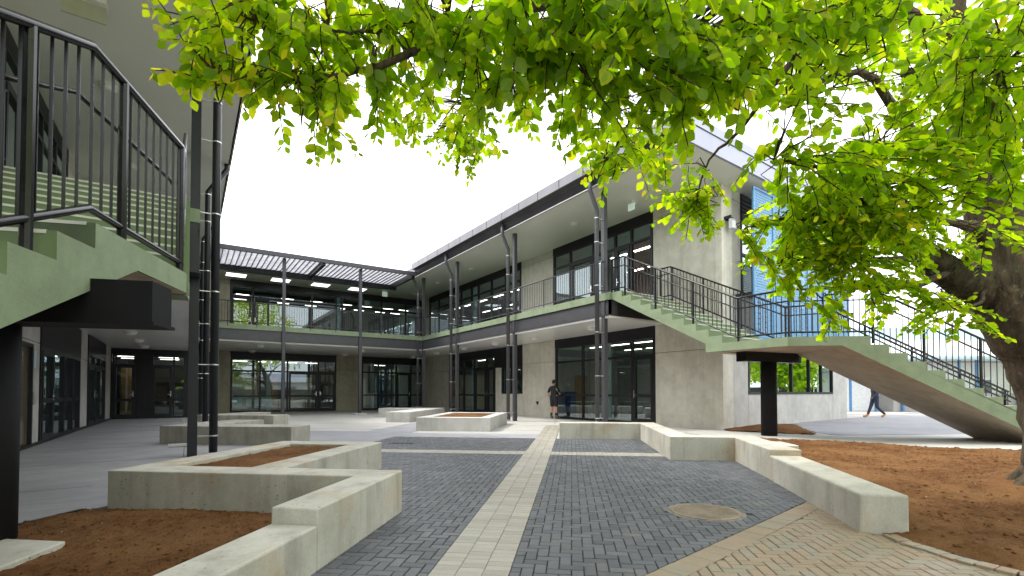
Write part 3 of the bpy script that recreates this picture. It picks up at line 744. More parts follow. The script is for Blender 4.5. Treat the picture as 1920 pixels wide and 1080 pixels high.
# upper soffit with the roof above
MB().prism([(11.1, 8.15), (26.3, 8.7), (26.3, 41), (11.1, 41)], ZS_UP, 8.06).build('soffit', 'soffit_white', RW)
MB().prism([(10.98, 8.3), (26.2, 8.85), (26.2, 41), (10.98, 41)], 8.3, 8.62).build('roof', 'fascia_grey', RW)
y = 8.1; n = 0
while y < 26.0:
    MB().box(10.74, 10.80, y + .016, min(y + 1.24, 26.6) - .016, 8.36, 8.66).build('fascia_panel', 'fascia_grey', RW); y += 1.24
MB().extr([(10.778, 8.1, 8.37), (10.99, 8.1, 8.30), (11.12, 8.1, 8.02), (11.16, 8.1, 8.02), (11.16, 8.1, 8.60), (10.778, 8.1, 8.655)], (0, 18.4, 0)).build('gutter', 'gutter_dark', RW)
MB().box(10.74, 11.2, 8.1, 26.5, 8.662, 8.69).build('roof_flashing', 'fascia_grey', RW)
for (za, zb, mt, off) in ((8.02, 8.52, 'fascia_blue', 0), (8.54, 8.80, 'fascia_blue', .03)):
    MB().prism([(10.73, 8.07 - off), (26.35, 8.64 - off), (26.35, 8.72 - off), (10.73, 8.15 - off)], za, zb).build('end_fascia', mt, RW)
MB().prism([(10.75, 8.075), (26.3, 8.65), (26.3, 8.7), (10.75, 8.12)], 8.515, 8.545).build('shadow_gap', 'frame_black', RW)
for yy in (11.72, 17.08, 22.42, 26.75):
    post_obj(RW, 11.6, yy, ZS_UP)
    downpipe(RW, 11.24, yy - .02, 10.95, 8.28, 11.6)
    pl = MB().box(11.545, 11.559, yy + .08, yy + .18, 3.82, 4.22).build('end_plate', 'steel_grey', RW)
    for z in (3.86, 3.96, 4.08, 4.18):
        for dy in (.1, .16): MB().tube([(11.546, yy + dy, z), (11.525, yy + dy, z)], .014, 6).build('bolt', 'steel_dark', pl)
railing(RW, [(11.52, 26.6, DECK), (11.52, 11.62, DECK)], bs=.118, posts=1.6)
# end wall (faces the tree), slightly skewed
k = .08
ew = lambda X, d=0: 9.2 + k * (X - XR) + d
def ewall(a0, a1, z0, z1, mat, nm='concrete_panel', d0=0, d1=.2):
    MB().prism([(a0 + .006, ew(a0, d0)), (a1 - .006, ew(a1, d0)), (a1 - .006, ew(a1, d1)), (a0 + .006, ew(a0, d1))], z0, z1).build(nm, mat, RW, bevel=.004)
ewall(14.95, 16.1, -.02, 3.5, 'precast_pale'); ewall(16.1, 23.9, -.02, 1.14, 'precast_pale'); ewall(23.9, 25.7, -.02, 3.5, 'precast_pale')
ewall(16.1, 23.9, 3.0, 3.5, 'precast_pale'); ewall(14.95, 25.7, 3.51, 4.5, 'precast_pale')
ewall(14.95, 15.65, 4.51, JU, 'precast'); ewall(14.95, 15.65, JU + .014, ZS_UP, 'precast')
ewall(22.5, 25.7, 4.51, ZS_UP, 'precast'); ewall(15.65, 22.5, 7.5, ZS_UP, 'cladding_black', 'cladding_panel', -.02)
f = MB(); ms = (16.1, 18.2, 19.6, 21.3, 22.6, 23.82)
for X in ms: f.prism([(X, ew(X, -.03)), (X + .08, ew(X + .08, -.03)), (X + .08, ew(X + .08, .09)), (X, ew(X, .09))], 1.15, 3.0)
for za, zb in ((1.142, 1.22), (2.93, 2.998)): f.prism([(16.1, ew(16.1, -.033)), (23.9, ew(23.9, -.033)), (23.9, ew(23.9, .093)), (16.1, ew(16.1, .093))], za, zb)
o = f.build('window_frame', 'frame_black', RW)
for X, X2 in zip(ms, ms[1:]): MB().prism([(X + .07, ew(X + .07, .03)), (X2 + .01, ew(X2 + .01, .03)), (X2 + .01, ew(X2 + .01, .038)), (X + .07, ew(X + .07, .038))], 1.2, 2.95).build('pane', 'glass_mirror', o)
f = MB(); ms = (15.65, 16.6, 18.2, 19.8, 21.2, 22.42)
for X in ms: f.prism([(X, ew(X, -.03)), (X + .08, ew(X + .08, -.03)), (X + .08, ew(X + .08, .09)), (X, ew(X, .09))], 4.52, 7.48)
for za, zb in ((4.51, 4.6), (5.9, 5.98), (7.42, 7.499)): f.prism([(15.65, ew(15.65, -.034)), (22.5, ew(22.5, -.034)), (22.5, ew(22.5, .094)), (15.65, ew(15.65, .094))], za, zb)
o = f.build('window_frame', 'frame_black', RW)
for X, X2 in zip(ms, ms[1:]):
    for za, zb in ((4.58, 5.92), (5.96, 7.44)):
        MB().prism([(X + .07, ew(X + .07, .03)), (X2 + .01, ew(X2 + .01, .03)), (X2 + .01, ew(X2 + .01, .038)), (X + .07, ew(X + .07, .038))], za, zb).build('pane', 'glass_mirror', o)
for kk in range(6): MB().prism([(15.66, ew(15.66, -.06)), (16.5, ew(16.5, -.06)), (16.5, ew(16.5, -.02)), (15.66, ew(15.66, -.02))], 7.15 + kk * .13, 7.22 + kk * .13).build('louvre', 'steel_dark', RW)
# inside of the wing
b = MB(); b.box(21.0, 21.1, 10.4, 33, 0, 3.6); b.box(25.55, 25.7, 10.2, 41, 0, ZS_UP); b.box(14.6, 25.6, 40.9, 41, 0, ZS_UP); b.box(14.62, 21, 11.5, 11.6, 0, 3.6); b.box(14.62, 21, 20.2, 20.3, 0, 3.6)
b.box(21.0, 21.1, 10.4, 33, DECK, ZS_UP - .01); b.box(14.62, 21, 18.9, 19.0, DECK, ZS_UP - .01)
b.build('inner_wall', 'interior_white', RW)
b = MB(); b.box(XR + .21, 25.5, 10.35, 40.9, .001, .02); b.box(XR + .21, 25.5, 10.35, 40.9, 4.3, DECK - .01); b.build('inner_floor', 'interior_floor', RW)
MB().box(XR + .21, 25.5, 10.35, 40.9, 3.62, 4.29).build('inner_ceiling', 'interior_white', RW)
for x in (14.9, 15.75, 16.6): MB().box(x + .01, x + .83, 19.75, 20.19, .02, 1.25).build('cabinet', 'blue_cabinet', RW, bevel=.01)
MB().box(17.7, 18.6, 20.14, 20.2, .02, 2.15).build('inner_door', 'wood_panel', RW)
MB().box(18.8, 20.6, 20.15, 20.2, 1.0, 2.4).build('pinboard', 'pin_beige', RW); MB().box(15.2, 16.0, 20.15, 20.2, 1.6, 2.2).build('whiteboard', 'white_plastic', RW)
MB().box(20.93, 20.99, 15.2, 17.6, 1.0, 2.4).build('pinboard', 'pin_beige', RW)
MB().box(14.7, 16.2, 31.0, 31.08, .02, 2.5).build('timber_panel', 'wood_panel', RW); MB().box(16.3, 18.4, 31.0, 31.08, .02, 2.5).build('timber_panel', 'pin_beige', RW); MB().box(18.5, 20.9, 31.0, 31.08, .02, 3.5).build('partition', 'interior_dark', RW)
MB().box(14.7, 20.9, 23.0, 23.06, .02, 3.5).build('partition', 'pin_beige', RW)
def table(x, y, lx, ly, label, z0=.02):
    T = thing('table', (x, y, z0), label, 'table')
    MB().box(x - lx, x + lx, y - ly, y + ly, z0 + .72, z0 + .75).build('table_top', 'white_plastic', T)
    for sx in (-1, 1):
        for sy in (-1, 1): MB().tube([(x + sx * (lx - .06), y + sy * (ly - .06), z0), (x + sx * (lx - .06), y + sy * (ly - .06), z0 + .72)], .02, 6).build('leg', 'steel_dark', T)
table(16.2, 17.6, .8, .4, 'white table behind the glazed doors near the blue cabinets'); table(18.2, 16.2, .8, .4, 'white table further inside the room behind the glazed doors')
for i, y in enumerate((12.6, 14.0, 15.4, 16.8)):
    for x, rw in ((16.2, 'front'), (18.6, 'rear')): tube_light(x, y, 3.35, .08, .5, ORD[i] + ' glowing tube from the stair in the ' + rw + ' row behind the glazed doors', 'tube lights in the right ground floor room')
for i, y in enumerate((24, 26, 28)):
    for x, rw in ((16.4, 'front'), (18.8, 'rear')): tube_light(x, y, 3.35, .08, .5, ORD[i] + ' glowing tube from the small window, ' + rw + ' row, behind the far right doors', 'tube lights behind the far right doors')
for i, y in enumerate((12.8, 14.2, 15.6, 17.0)):
    for x, rw in ((16.4, 'front'), (19.0, 'rear')): tube_light(x, y, 7.45, .08, .5, ORD[i] + ' glowing tube from the stair head, ' + rw + ' row, in the upper room', 'tube lights in the upper room by the stair')
for i, y in enumerate((20.2, 22, 24, 26, 28, 30, 31.5)):
    for x, rw in ((16.4, 'front'), (18.8, 'rear')): tube_light(x, y, 7.35, .08, .5, ORD[i] + ' glowing tube towards the courtyard corner, ' + rw + ' row, behind the long upper right windows', 'tube lights in the upper right rooms')
for i, y in enumerate((13.6, 17.3, 20.6, 23.9, 27.5, 31.2)): lamp_round(12.8, y, ZS_LOW, ORD[i] + ' round white ceiling light from the stair under the right balcony', 'round lights under the right balcony')
for i, y in enumerate((10.3, 14.7, 18.8, 23.2, 27.4, 31.3)): lamp_round(12.85, y, ZS_UP, ORD[i] + ' round white ceiling light from the roof end under the right eaves', 'round lights under the right eaves')
t = thing('exit_sign', (13.1, 11.85, 8.0), 'white emergency exit light hanging from the right eaves above the stair head', 'sign')
MB().box(12.98, 13.22, 11.75, 11.95, 7.93, ZS_UP + .002).build('housing', 'white_plastic', t); MB().box(13.06, 13.09, 11.70, 12.0, 7.70, 7.93).build('panel', 'exit_green', t)
t = thing('floodlight', (14.46, 9.1, 6.7), 'grey floodlight bracketed to the concrete corner beside the blue screen', 'light')
b = MB(); b.box(14.52, 14.78, 8.93, 9.02, 6.52, 6.84); b.build('lamp_body', 'galv', t); b = MB(); b.box(14.55, 14.75, 8.925, 8.931, 6.55, 6.78); b.build('lens', 'white_plastic', t)
b = MB(); b.box(14.57, 14.73, 9.0, 9.23, 6.84, 6.92); b.box(14.5, 14.56, 8.95, 9.23, 6.86, 6.95); b.build('bracket', 'steel_dark', t)
t = thing('wall_vent', (14.38, 19.2, .67), 'small dark hole for a vent in the concrete wall near the door', 'vent')
MB().tube([(14.39, 19.2, .66), (14.45, 19.2, .66)], .07, 10).build('hole', 'frame_black', t); MB().box(14.375, 14.391, 19.1, 19.3, .68, .76).build('flap', 'frame_black', t)

# ================= back wing
BW = thing('classroom_wing', (7, 36, 0), 'two storey glazed back wing with louvred pergola over its balcony', 'building', 'wings of the school')
YB = 33.4
fy = lambda a, b, z, zz: (a, b, YB, YB + .2, z, zz)
panel_set(BW, fy, .6, 2.1, -.02, ZS_LOW, 'precast_olive', JL); panel_set(BW, fy, 8.24, 9.92, -.02, ZS_LOW, 'precast_olive', JL)
panel_set(BW, fy, .6, 2.04, DECK, ZS_UP, 'precast_olive', JU)
MB().box(.6, XR, YB + .01, YB + .2, ZS_LOW, DECK).build('slab_edge', 'precast', BW)
header(BW, 'y', YB, -1, 2.1, 8.24, 3.3, ZS_LOW); header(BW, 'y', YB, -1, 9.92, XR, 3.3, ZS_LOW); header(BW, 'y', YB, -1, 2.04, XR, 7.72, ZS_UP)
glaze(BW, 'y', YB, -1, 2.11, 8.23, .0, 3.3, (3.69, 5.25, 7.1), (2.52,), ((5.3, 7.06, 1), (7.12, 8.18, -1)), rail=.98, fr=.1)
glaze(BW, 'y', YB, -1, 9.93, XR - .02, .0, 3.3, (11.1, 12.4, 13.5), (2.6,), ((12.44, 13.46, 1),), rail=1.02, fr=.1)
glaze(BW, 'y', YB, -1, 2.05, XR - .02, DECK, 7.72, (3.25, 5.02, 6.68, 8.2, 8.6, 9.7, 11.28, 13.1), (7.03,), ((2.1, 3.2, 1), (3.3, 4.2, -1)), fr=.11)
MB().box(8.26, 8.52, YB + .15, YB + .4, DECK, 7.7).build('inner_column', 'white_plastic', BW)
MB().box(.3, 11.55, 26.8, YB - .04, ZS_LOW, 3.76).build('soffit', 'soffit_low', BW)
MB().box(.1, 11.49, 26.65, YB - .001, 4.275, DECK).build('balcony_slab', 'green_paint', BW)
for a, b_ in ((.15, 3.91), (4.07, 7.76), (7.92, 11.5)):
    b = MB(); b.box(a, b_, 26.71, 26.79, 3.79, 4.274); b.box(a, b_, 26.64, 26.86, 3.765, 3.789); b.build('balcony_beam', 'steel_grey', BW)
for x in (3.99, 7.84):
    MB().box(x - .075, x + .075, 26.6, 26.78, -.01, 8.0).build('post', 'steel_grey', BW, bevel=.004)
    MB().box(x - .3, x + .3, 26.4, 27.0, -.02, .07).build('post_footing', 'precast_pale', BW, bevel=.01)
railing(BW, [(.3, 26.66, DECK), (11.5, 26.66, DECK)], bs=.118, posts=1.28)
MB().box(1.0, 11.1, 30.1, 41, ZS_UP, 8.06).build('soffit', 'soffit_white', BW); MB().box(-3, 11.0, 30.0, 41, 8.2, 8.5).build('roof', 'fascia_grey', BW)
# pergola
MB().box(.9, 10.95, 26.22, 26.36, 7.96, 8.17).build('pergola_beam', 'steel_grey', BW)
MB().box(.9, 11.08, 29.86, 30.09, 7.78, 8.13).build('pergola_beam', 'steel_dark', BW)
for x in (1.0, 5.85, 10.8): MB().box(x - .09, x + .09, 26.37, 29.85, 7.86, 8.12).build('pergola_rafter', 'steel_dark', BW)
lm = MB().extr([(-.108, 26.37, 8.055), (-.108, 26.37, 8.045), (.108, 26.37, 8.085), (.108, 26.37, 8.095)], (0, 3.48, 0)).mesh('louvre_blade', 'louvre_pale')
lr = MB().box(-.012, .012, 26.37, 29.85, 8.03, 8.1).mesh('louvre_rib', 'steel_grey')
x = 1.2
while x < 10.7:
    if abs(x - 5.85) > .14: link('louvre_blade', lm, BW, loc=(x, 0, 0)); link('louvre_rib', lr, BW, loc=(x + .1225, 0, 0))
    x += .245
for i, x in enumerate((2.25, 4.6, 6.9, 9.2)):
    t = thing('skylight', (x, 32, ZS_UP), ORD[i] + ' bright square skylight from the left wing in the soffit above the back balcony', 'skylight', 'skylights over the back balcony')
    MB().box(x - .56, x + .56, 31.5, 32.5, 7.99, ZS_UP + .003).build('frame', 'soffit_white', t); MB().box(x - .5, x + .5, 31.56, 32.44, 7.984, 7.99).build('diffuser', 'skylight_glow', t)
b = MB(); b.box(.4, 14.6, 39.8, 39.95, 0, 3.6); b.box(.4, 14.6, 38.8, 38.95, DECK, ZS_UP); b.box(.4, .5, 33.6, 39.9, 0, ZS_UP); b.box(9.3, 9.4, 33.7, 39.8, 0, 3.6)
b.box(8.4, 8.5, 34.6, 38.8, DECK, ZS_UP); b.build('inner_wall', 'interior_dark', BW)
b = MB(); b.box(.5, XR + .2, 33.62, 39.8, .001, .02); b.box(.5, XR + .2, 33.62, 39.8, 4.3, DECK - .01); b.build('inner_floor', 'interior_floor', BW)
MB().box(.5, XR + .2, 33.62, 39.8, 3.62, 4.29).build('inner_ceiling', 'interior_white', BW)
MB().box(.5, XR + .2, 33.62, 38.8, 7.9, 8.01).build('inner_ceiling', 'interior_dark', BW)
for i, x in enumerate((2.9, 4.4, 6.0, 7.4, 10.6, 12.4)):
    for y, rw in ((34.8, 'front'), (37.0, 'rear')): tube_light(x, y, 3.3, .42, .05, ORD[i] + ' glowing tube from the left wing, ' + rw + ' row, on the back ground floor', 'tube lights in the back ground floor')
for i, x in enumerate((2.8, 5.4, 7.2, 9.2, 10.6, 12.2, 13.4)):
    for y, rw in ((34.6, 'front'), (36.4, 'rear')): tube_light(x, y, 7.35, .36, .05, ORD[i] + ' glowing tube from the left wing, ' + rw + ' row, on the back upper floor', 'tube lights in the back upper floor')
for x, x2, mt_ in ((2.4, 4.0, 'pin_beige'), (4.6, 5.3, 'wood_panel'), (6.0, 7.6, 'pin_beige'), (10.2, 11.6, 'pin_beige'), (12.2, 13.0, 'blue_cabinet')): MB().box(x, x2, 37.9, 38.0, .02, 2.3).build('partition', mt_, BW)
MB().box(4.15, 4.4, 34.2, 34.45, .02, 3.6).build('inner_column', 'white_plastic', BW); MB().box(10.9, 11.1, 34.3, 34.5, .02, 3.6).build('inner_column', 'white_plastic', BW)
table(5.9, 35.2, .9, .45, 'white table inside the back wing ground floor')
for i, (x, x2) in enumerate(((2.2, 2.75), (2.95, 3.3), (3.45, 3.7), (3.8, 4.4))):
    MB().box(x, x2, YB + .06, YB + .075, .38, .9).build('window_poster', 'paper', BW)
for (x, y, wh) in ((3.15, 28.5, 'behind the first post, beam side'), (3.15, 32.4, 'over the poster windows'), (8.45, 28.4, 'behind the second post, beam side'), (8.4, 31.9, 'in front of the olive concrete pier'), (12.95, 31.6, 'in the courtyard corner')): lamp_round(x, y, ZS_LOW, 'round white light under the back balcony ' + wh, 'round lights under the back balcony')
t = thing('exit_sign', (10.9, 31.5, 8.0), 'green running man exit sign hanging under the back soffit', 'sign')
MB().box(10.7, 11.05, 31.48, 31.52, 7.62, 7.95).build('panel', 'exit_green', t); MB().box(10.85, 10.9, 31.47, 31.53, 7.95, ZS_UP + .002).build('bracket', 'white_plastic', t)

# ================= left wing
LW = thing('classroom_wing', (-6, 18, 0), 'shaded two storey left wing over a covered walkway behind the near stair', 'building', 'wings of the school')
XL, ZL = -2.9, 3.22
fl = lambda a, b, z, zz: (XL - .2, XL, a, b, z, zz)
panel_set(LW, fl, 2, 13.5, -.02, ZL, 'precast_pale', 2.36); panel_set(LW, fl, 13.5, 14.95, 2.29, ZL, 'precast_pale', 2.36); panel_set(LW, fl, 14.95, 15.62, -.02, ZL, 'precast_pale', 2.36)
panel_set(LW, fl, 20.69, 22.13, -.02, ZL, 'precast_pale', 2.3); panel_set(LW, fl, 26.41, 28.2, -.02, ZL, 'precast_pale', 2.3)
header(LW, 'x', XL, 1, 15.62, 20.69, 2.3, ZL); header(LW, 'x', XL, 1, 22.13, 26.41, 2.62, ZL)
# steel lift door
f = MB(); f.box(XL - .12, XL + .03, 13.52, 13.6, 0, 2.28); f.box(XL - .12, XL + .03, 14.86, 14.94, 0, 2.28); f.box(XL - .12, XL + .03, 13.6, 14.86, 2.2, 2.28)
o = f.build('lift_door', 'steel_dark', LW); MB().box(XL - .1, XL - .06, 13.6, 14.0, .01, 2.2).build('leaf', 'lift_steel', o); MB().box(XL - .09, XL - .04, 14.0, 14.86, .01, 2.2).build('leaf', 'lift_steel', o)
MB().box(XL, XL + .03, 15.05, 15.2, .95, 1.2).build('call_panel', 'galv', LW); MB().box(XL, XL + .03, 15.02, 15.16, 1.75, 2.15).build('notice', 'bg_blue', LW)
glaze(LW, 'x', XL, 1, 15.63, 20.68, .0, 2.3, (17.0, 18.3, 19.5), (), ((15.7, 16.97, 1),), rail=1.0, fr=.1)
MB().box(XL - .05, XL - .03, 15.8, 16.9, .1, 2.2).build('door_panel', 'cladding_black', LW)
glaze(LW, 'x', XL, 1, 22.14, 26.4, .0, 2.62, (23.6, 24.9), (2.18,), ((22.2, 23.55, 1), (23.65, 24.85, -1)), fr=.11)
MB().box(XL + .001, XL + .05, 13, 28.2, -.02, .06).build('skirting', 'cladding_black', LW)
# return wall closing the walkway: black cladding with two glazed doors
YR_ = 28.2
for a, b_, za, zb in ((XL, .9, 2.95, ZL), (XL, -2.85, 0, 2.95), (-2.0, -1.42, 0, 2.95), (-.1, .9, 0, 2.95)): MB().box(a + .002, b_ - .002, YR_, YR_ + .15, za, zb).build('cladding_panel', 'cladding_black', LW)
glaze(LW, 'y', YR_, -1, -2.84, -2.0, .0, 2.94, (), (2.47,), ((-2.84, -2.0, 1),), rail=.86, fr=.07)
glaze(LW, 'y', YR_, -1, -1.42, -.1, .0, 2.94, (-.56,), (2.47,), ((-1.42, -.58, 1),), rail=.86, fr=.07)
b = MB(); b.box(.75, .9, YR_ + .15, 33.6, 0, ZS_UP); b.build('side_wall', 'precast_olive', LW)
b = MB(); b.box(-8, -7.9, 2, 41, 0, ZS_UP); b.box(-8, .9, 33.5, 33.6, 0, ZS_UP); b.box(-8, XL - .2, 1.9, 2, 0, ZS_UP); b.build('inner_wall', 'interior_dark', LW)
MB().box(-2.85, -1.5, 31.7, 31.8, .02, 2.6).build('timber_panel', 'wood_panel', LW)
b = MB(); b.box(-7.9, XL - .2, 2, 33.5, .0, .02); b.box(XL - .2, .75, YR_ + .16, 33.5, .0, .02); b.build('inner_floor', 'interior_floor', LW)
b = MB(); b.box(-7.9, XL - .21, 2, 33.5, 3.6, DECK); b.box(XL - .2, .74, YR_ + .16, 33.5, 3.0, 3.19); b.build('inner_ceiling', 'interior_dark', LW)
for y, rw in ((29.6, 'front'), (31.2, 'rear')):
    for x, wh in ((-2.4, 'single'), (-.8, 'double')): tube_light(x, y, 2.93, .4, .04, rw + ' glowing tube behind the ' + wh + ' black door ending the left walkway', 'tube lights behind the left walkway doors')
MB().box(XL + .001, .0, 10.45, YR_ - .002, ZL, ZL + .08).build('soffit', 'soffit_low', LW)
MB().box(XL + .001, .15, 10.38, 33.3, 4.275, DECK).build('balcony_slab', 'green_paint', LW)
b = MB(); b.box(.04, .12, 10.4, 26.79, 3.4, 4.274); b.box(-.02, .18, 10.4, 26.79, 3.37, 3.4); b.box(XL, .04, 10.4, 10.48, 3.4, 4.274); b.build('balcony_beam', 'steel_dark', LW)
# upper wall and windows
panel_set(LW, fl, 2, 12.5, DECK, ZS_UP, 'precast', JU); panel_set(LW, fl, 18.2, 20.6, DECK, ZS_UP, 'precast', JU)
header(LW, 'x', XL, 1, 12.5, 18.2, 7.7, ZS_UP); header(LW, 'x', XL, 1, 20.6, 33.4, 7.7, ZS_UP)
glaze(LW, 'x', XL, 1, 12.5, 18.19, DECK, 7.7, (14, 15.4, 16.8), (7.05,), ((12.6, 13.9, 1),), fr=.09)
glaze(LW, 'x', XL, 1, 20.61, 33.38, DECK, 7.7, (23, 26, 29), (7.05,), (), fr=.09)
MB().box(XL - .2, .98, 1.5, 41, ZS_UP, 8.06).build('soffit', 'soffit_white', LW); MB().box(-8, 1.0, 1.5, 41, 8.3, 8.62).build('roof', 'fascia_grey', LW)
y = 3.0
while y < 26.5:
    MB().box(1.0, 1.05, y + .008, y + 1.23, 8.36, 8.80).build('fascia_panel', 'steel_dark', LW); y += 1.24
MB().extr([(1.02, 1.5, 8.37), (.97, 1.5, 8.02), (.93, 1.5, 8.02), (.93, 1.5, 8.7), (1.0, 1.5, 8.78)], (0, 25.1, 0)).build('gutter', 'gutter_dark', LW)
for yy in (11.0, 16.4, 21.75):
    MB().box(.0, .16, yy - .08, yy + .08, -.01, ZS_UP).build('post', 'steel_dark', LW, bevel=.004)
    downpipe(LW, .43, yy + .25, .9, 8.28, .12, boot=(yy > 12), dark='steel_dark')
railing(LW, [(.05, 11.2, DECK), (.05, 26.6, DECK)], bs=.16, posts=1.8, mat='steel_dark')
for i, y in enumerate((20.3, 23.3, 26.3)): lamp_round(-1.6, y, ZL, ORD[2 - i] + ' round white ceiling light from the black end doors over the left walkway', 'round lights over the left walkway')
lamp_round(-1.56, 13.83, ZS_UP, 'round light under the left eaves right above the near stair flight', 'round lights under the left eaves'); lamp_round(-1.48, 18.33, ZS_UP, 'round light under the left eaves above the left balcony past the stair', 'round lights under the left eaves')
t = thing('emergency_light', (-1.55, 10.86, 8.0), 'white emergency light box fixed under the left eaves above the near stair', 'light')
MB().box(-1.85, -1.25, 10.71, 11.01, 7.9, ZS_UP + .002).build('housing', 'white_plastic', t); MB().box(-1.84, -1.26, 10.84, 10.88, 7.62, 7.9).build('panel', 'lamp_cream', t)
t = thing('downpipe_bracket', (-.2, 12.9, 0), 'short galvanised foot bracket on the walkway beside the post', 'bracket')
MB().box(-.35, .1, 13.0, 13.06, .0, .07).build('foot', 'galv', t, bevel=.01)

# ------------------------------------------------------------------ stairs
def flight(parent, p0, d, wv, n, run, rise, ztop, thick, fold, deck, mat=('green_paint', 'green_riser', 'stair_soffit')):
    """sawtooth flight: p0 = edge point of the top riser, d = way down, wv = width vector, thick = waist below the top riser;
    the pitched underside runs back `fold` past the top riser, with a level deck above it if `deck`"""
    d = Vector((*d, 0)); wv = Vector((*wv, 0)); p0 = Vector((*p0, 0)); sl = rise / run; up_ = lambda z: Vector((0, 0, z))
    prof = []; kind_ = []
    if deck: prof.append(p0 - d * fold + up_(ztop)); kind_.append(1)
    for k in range(n):
        q = p0 + d * (run * k); prof += [q + up_(ztop - rise * k), q + up_(ztop - rise * (k + 1))]; kind_ += [1, 1]
    xe = run * (n - 1) + .002; zb = ztop - thick
    ze = zb - sl * xe
    if ze < -.05:
        prof += [p0 + d * xe + up_(-.05), p0 + d * ((zb + .05) / sl) + up_(-.05)]; kind_[-1] = 0; kind_ += [0, 2]
    else: prof += [p0 + d * xe + up_(ze)]; kind_[-1] = 0; kind_ += [2]
    prof.append(p0 - d * fold + up_(zb + sl * fold)); kind_.append(0)
    if not deck: prof.append(p0 + up_(zb + sl * fold)); kind_.append(0)
    N_ = len(prof); m_ = MB(); m_.v = [tuple(p) for p in prof] + [tuple(p + wv) for p in prof]
    m_.f = [tuple(range(N_))[::-1], tuple(range(N_, 2 * N_))]; m_.mi = [0, 0]
    for i in range(N_): j = (i + 1) % N_; m_.f.append((i, j, N_ + j, N_ + i)); m_.mi.append(kind_[i])
    o = m_.build('flight', list(mat), parent)
    for k in range(n):
        q = p0 + d * (run * k) + up_(ztop - rise * k); a = q + wv * .03; b_ = q + wv * .97; e = d.normalized() * .006; bk = -d.normalized() * .05
        vs = [a + e + up_(.004), b_ + e + up_(.004), b_ + bk + up_(.004), a + bk + up_(.004), a + e - up_(.022), b_ + e - up_(.022), b_ + bk - up_(.01), a + bk - up_(.01)]
        MB().add(vs, [(0, 1, 2, 3), (0, 4, 5, 1), (4, 7, 6, 5), (3, 2, 6, 7), (0, 3, 7, 4), (1, 5, 6, 2)]).build('nosing', 'nosing_white', parent)
    return o
# right stair: down along the wing, turn on the landing, down to the right
RS = thing('staircase', (13, 6, 0), 'pale green stair with grey railings descending from the right balcony past the blue screen', 'stairs', 'outside stairs')
W1 = 14.1 - 11.6
flight(RS, (11.6, 10.94), (0, -1), (W1, 0), 10, .39, .2, 4.5, .435, .45, True)
db = Vector((math.sin(R(130)), math.cos(R(130)))); pb = Vector((math.sin(R(40)), math.cos(R(40))))
K = Vector((11.6, 5.76)); L0 = K + db * 1.8; L1 = L0 + pb * 2.3
MB().prism([(11.597, 7.91), (11.597, 5.76), tuple(L0), tuple(L1), (14.103, 7.91)], 2.285, 2.498).build('landing', 'green_paint', RS)
MB().prism([(11.63, 7.88), (11.63, 5.78), tuple(L0 + Vector((.0, .04))), tuple(L1 - Vector((.04, 0))), (14.07, 7.88)], 2.279, 2.284).build('landing_soffit', 'stair_soffit', RS)
flight(RS, tuple(L0), tuple(db), tuple(pb * 2.3), 13, .39, .2, 2.5, .528, .61, False, ('green_paint', 'green_riser', 'stair_soffit'))
# dark facet of the landing edge shares the lower flight's paint
MB().tube([(13.15, 7.05, -.02), (13.15, 7.05, 2.03)], .2, 28).build('column', 'black_matte', RS, smooth=True)
b = MB(); a_ = R(100); dx_, dy_ = math.sin(a_), math.cos(a_)
c_ = Vector((13.15, 7.0)); u_ = Vector((dx_, dy_)); v_ = Vector((-dy_, dx_))
b.prism([tuple(c_ - u_ * 1.1 - v_ * .15), tuple(c_ + u_ * 1.05 - v_ * .15), tuple(c_ + u_ * 1.05 + v_ * .15), tuple(c_ - u_ * 1.1 + v_ * .15)], 2.02, 2.283); b.build('cross_beam', 'rail_black', RS)
e_ = L0 + db * (.39 * 12); f_ = L1 + db * (.39 * 12)
ins = pb * .07
RP = dict(h=1.12, bs=.13, mat='rail_black', r=.027, postr=.03, bal=.008)
railing(RS, [(11.67, 11.45, 4.5), (11.67, 10.94, 4.5), (11.67, 7.04, 2.5), (11.67, 5.80, 2.5), (*(L0 + ins), 2.5), (*(e_ + ins), .1)], posts=1.3, grab=((.09, .05, 0), .86), **RP)
railing(RS, [(14.03, 11.38, 4.5), (14.03, 10.94, 4.5), (14.03, 7.04, 2.5), (*(L1 - ins), 2.5), (*(f_ - ins), .1)], posts=1.3, grab=((-.09, -.05, 0), .86), **RP)
# curled handrail ends at the stair head
for x, sg in ((11.78, 1), (13.92, -1)):
    MB().tube([(x, 11.2, 5.32), (x, 11.5, 5.40), (x, 11.62, 5.33), (x, 11.6, 5.18), (x, 11.45, 5.12)], .019, 8).build('handrail_end', 'steel_dark', RS, smooth=True)
# left stair
LS = thing('staircase', (-1.5, 6, 0), 'near green stair with thick black railing climbing to the left balcony', 'stairs', 'outside stairs')
flight(LS, (0, 9.92), (0, -1), (-2.35, 0), 10, .39, .2, 4.5, .435, .45, True)
eb = Vector((math.sin(R(21)), math.cos(R(21)))); ep = Vector((-eb.y, eb.x)) * 2.1
Q0 = Vector((-.6, 4.83)); Q1 = Q0 + ep
MB().prism([tuple(Q0), (-.03, 6.32), (.003, 6.88), (-2.353, 6.88), tuple(Q1)], 2.285, 2.498).build('landing', 'green_paint', LS)
MB().prism([tuple(Q0 + ep * .015 + eb * .02), (-.05, 6.31), (-.03, 6.42), (-2.33, 6.42), tuple(Q1 - ep * .015)], 2.279, 2.284).build('landing_soffit', 'stair_soffit', LS)
flight(LS, tuple(Q0), tuple(-eb), tuple(ep), 13, .42, .2, 2.5, .508, .62, False)
cL = Vector((-1.27, 5.2))
MB().tube([(cL.x, cL.y, .09), (cL.x, cL.y, 1.74)], .2, 32).build('column', 'black_matte', LS, smooth=True)
u_ = Vector((eb.y, -eb.x)); v_ = eb
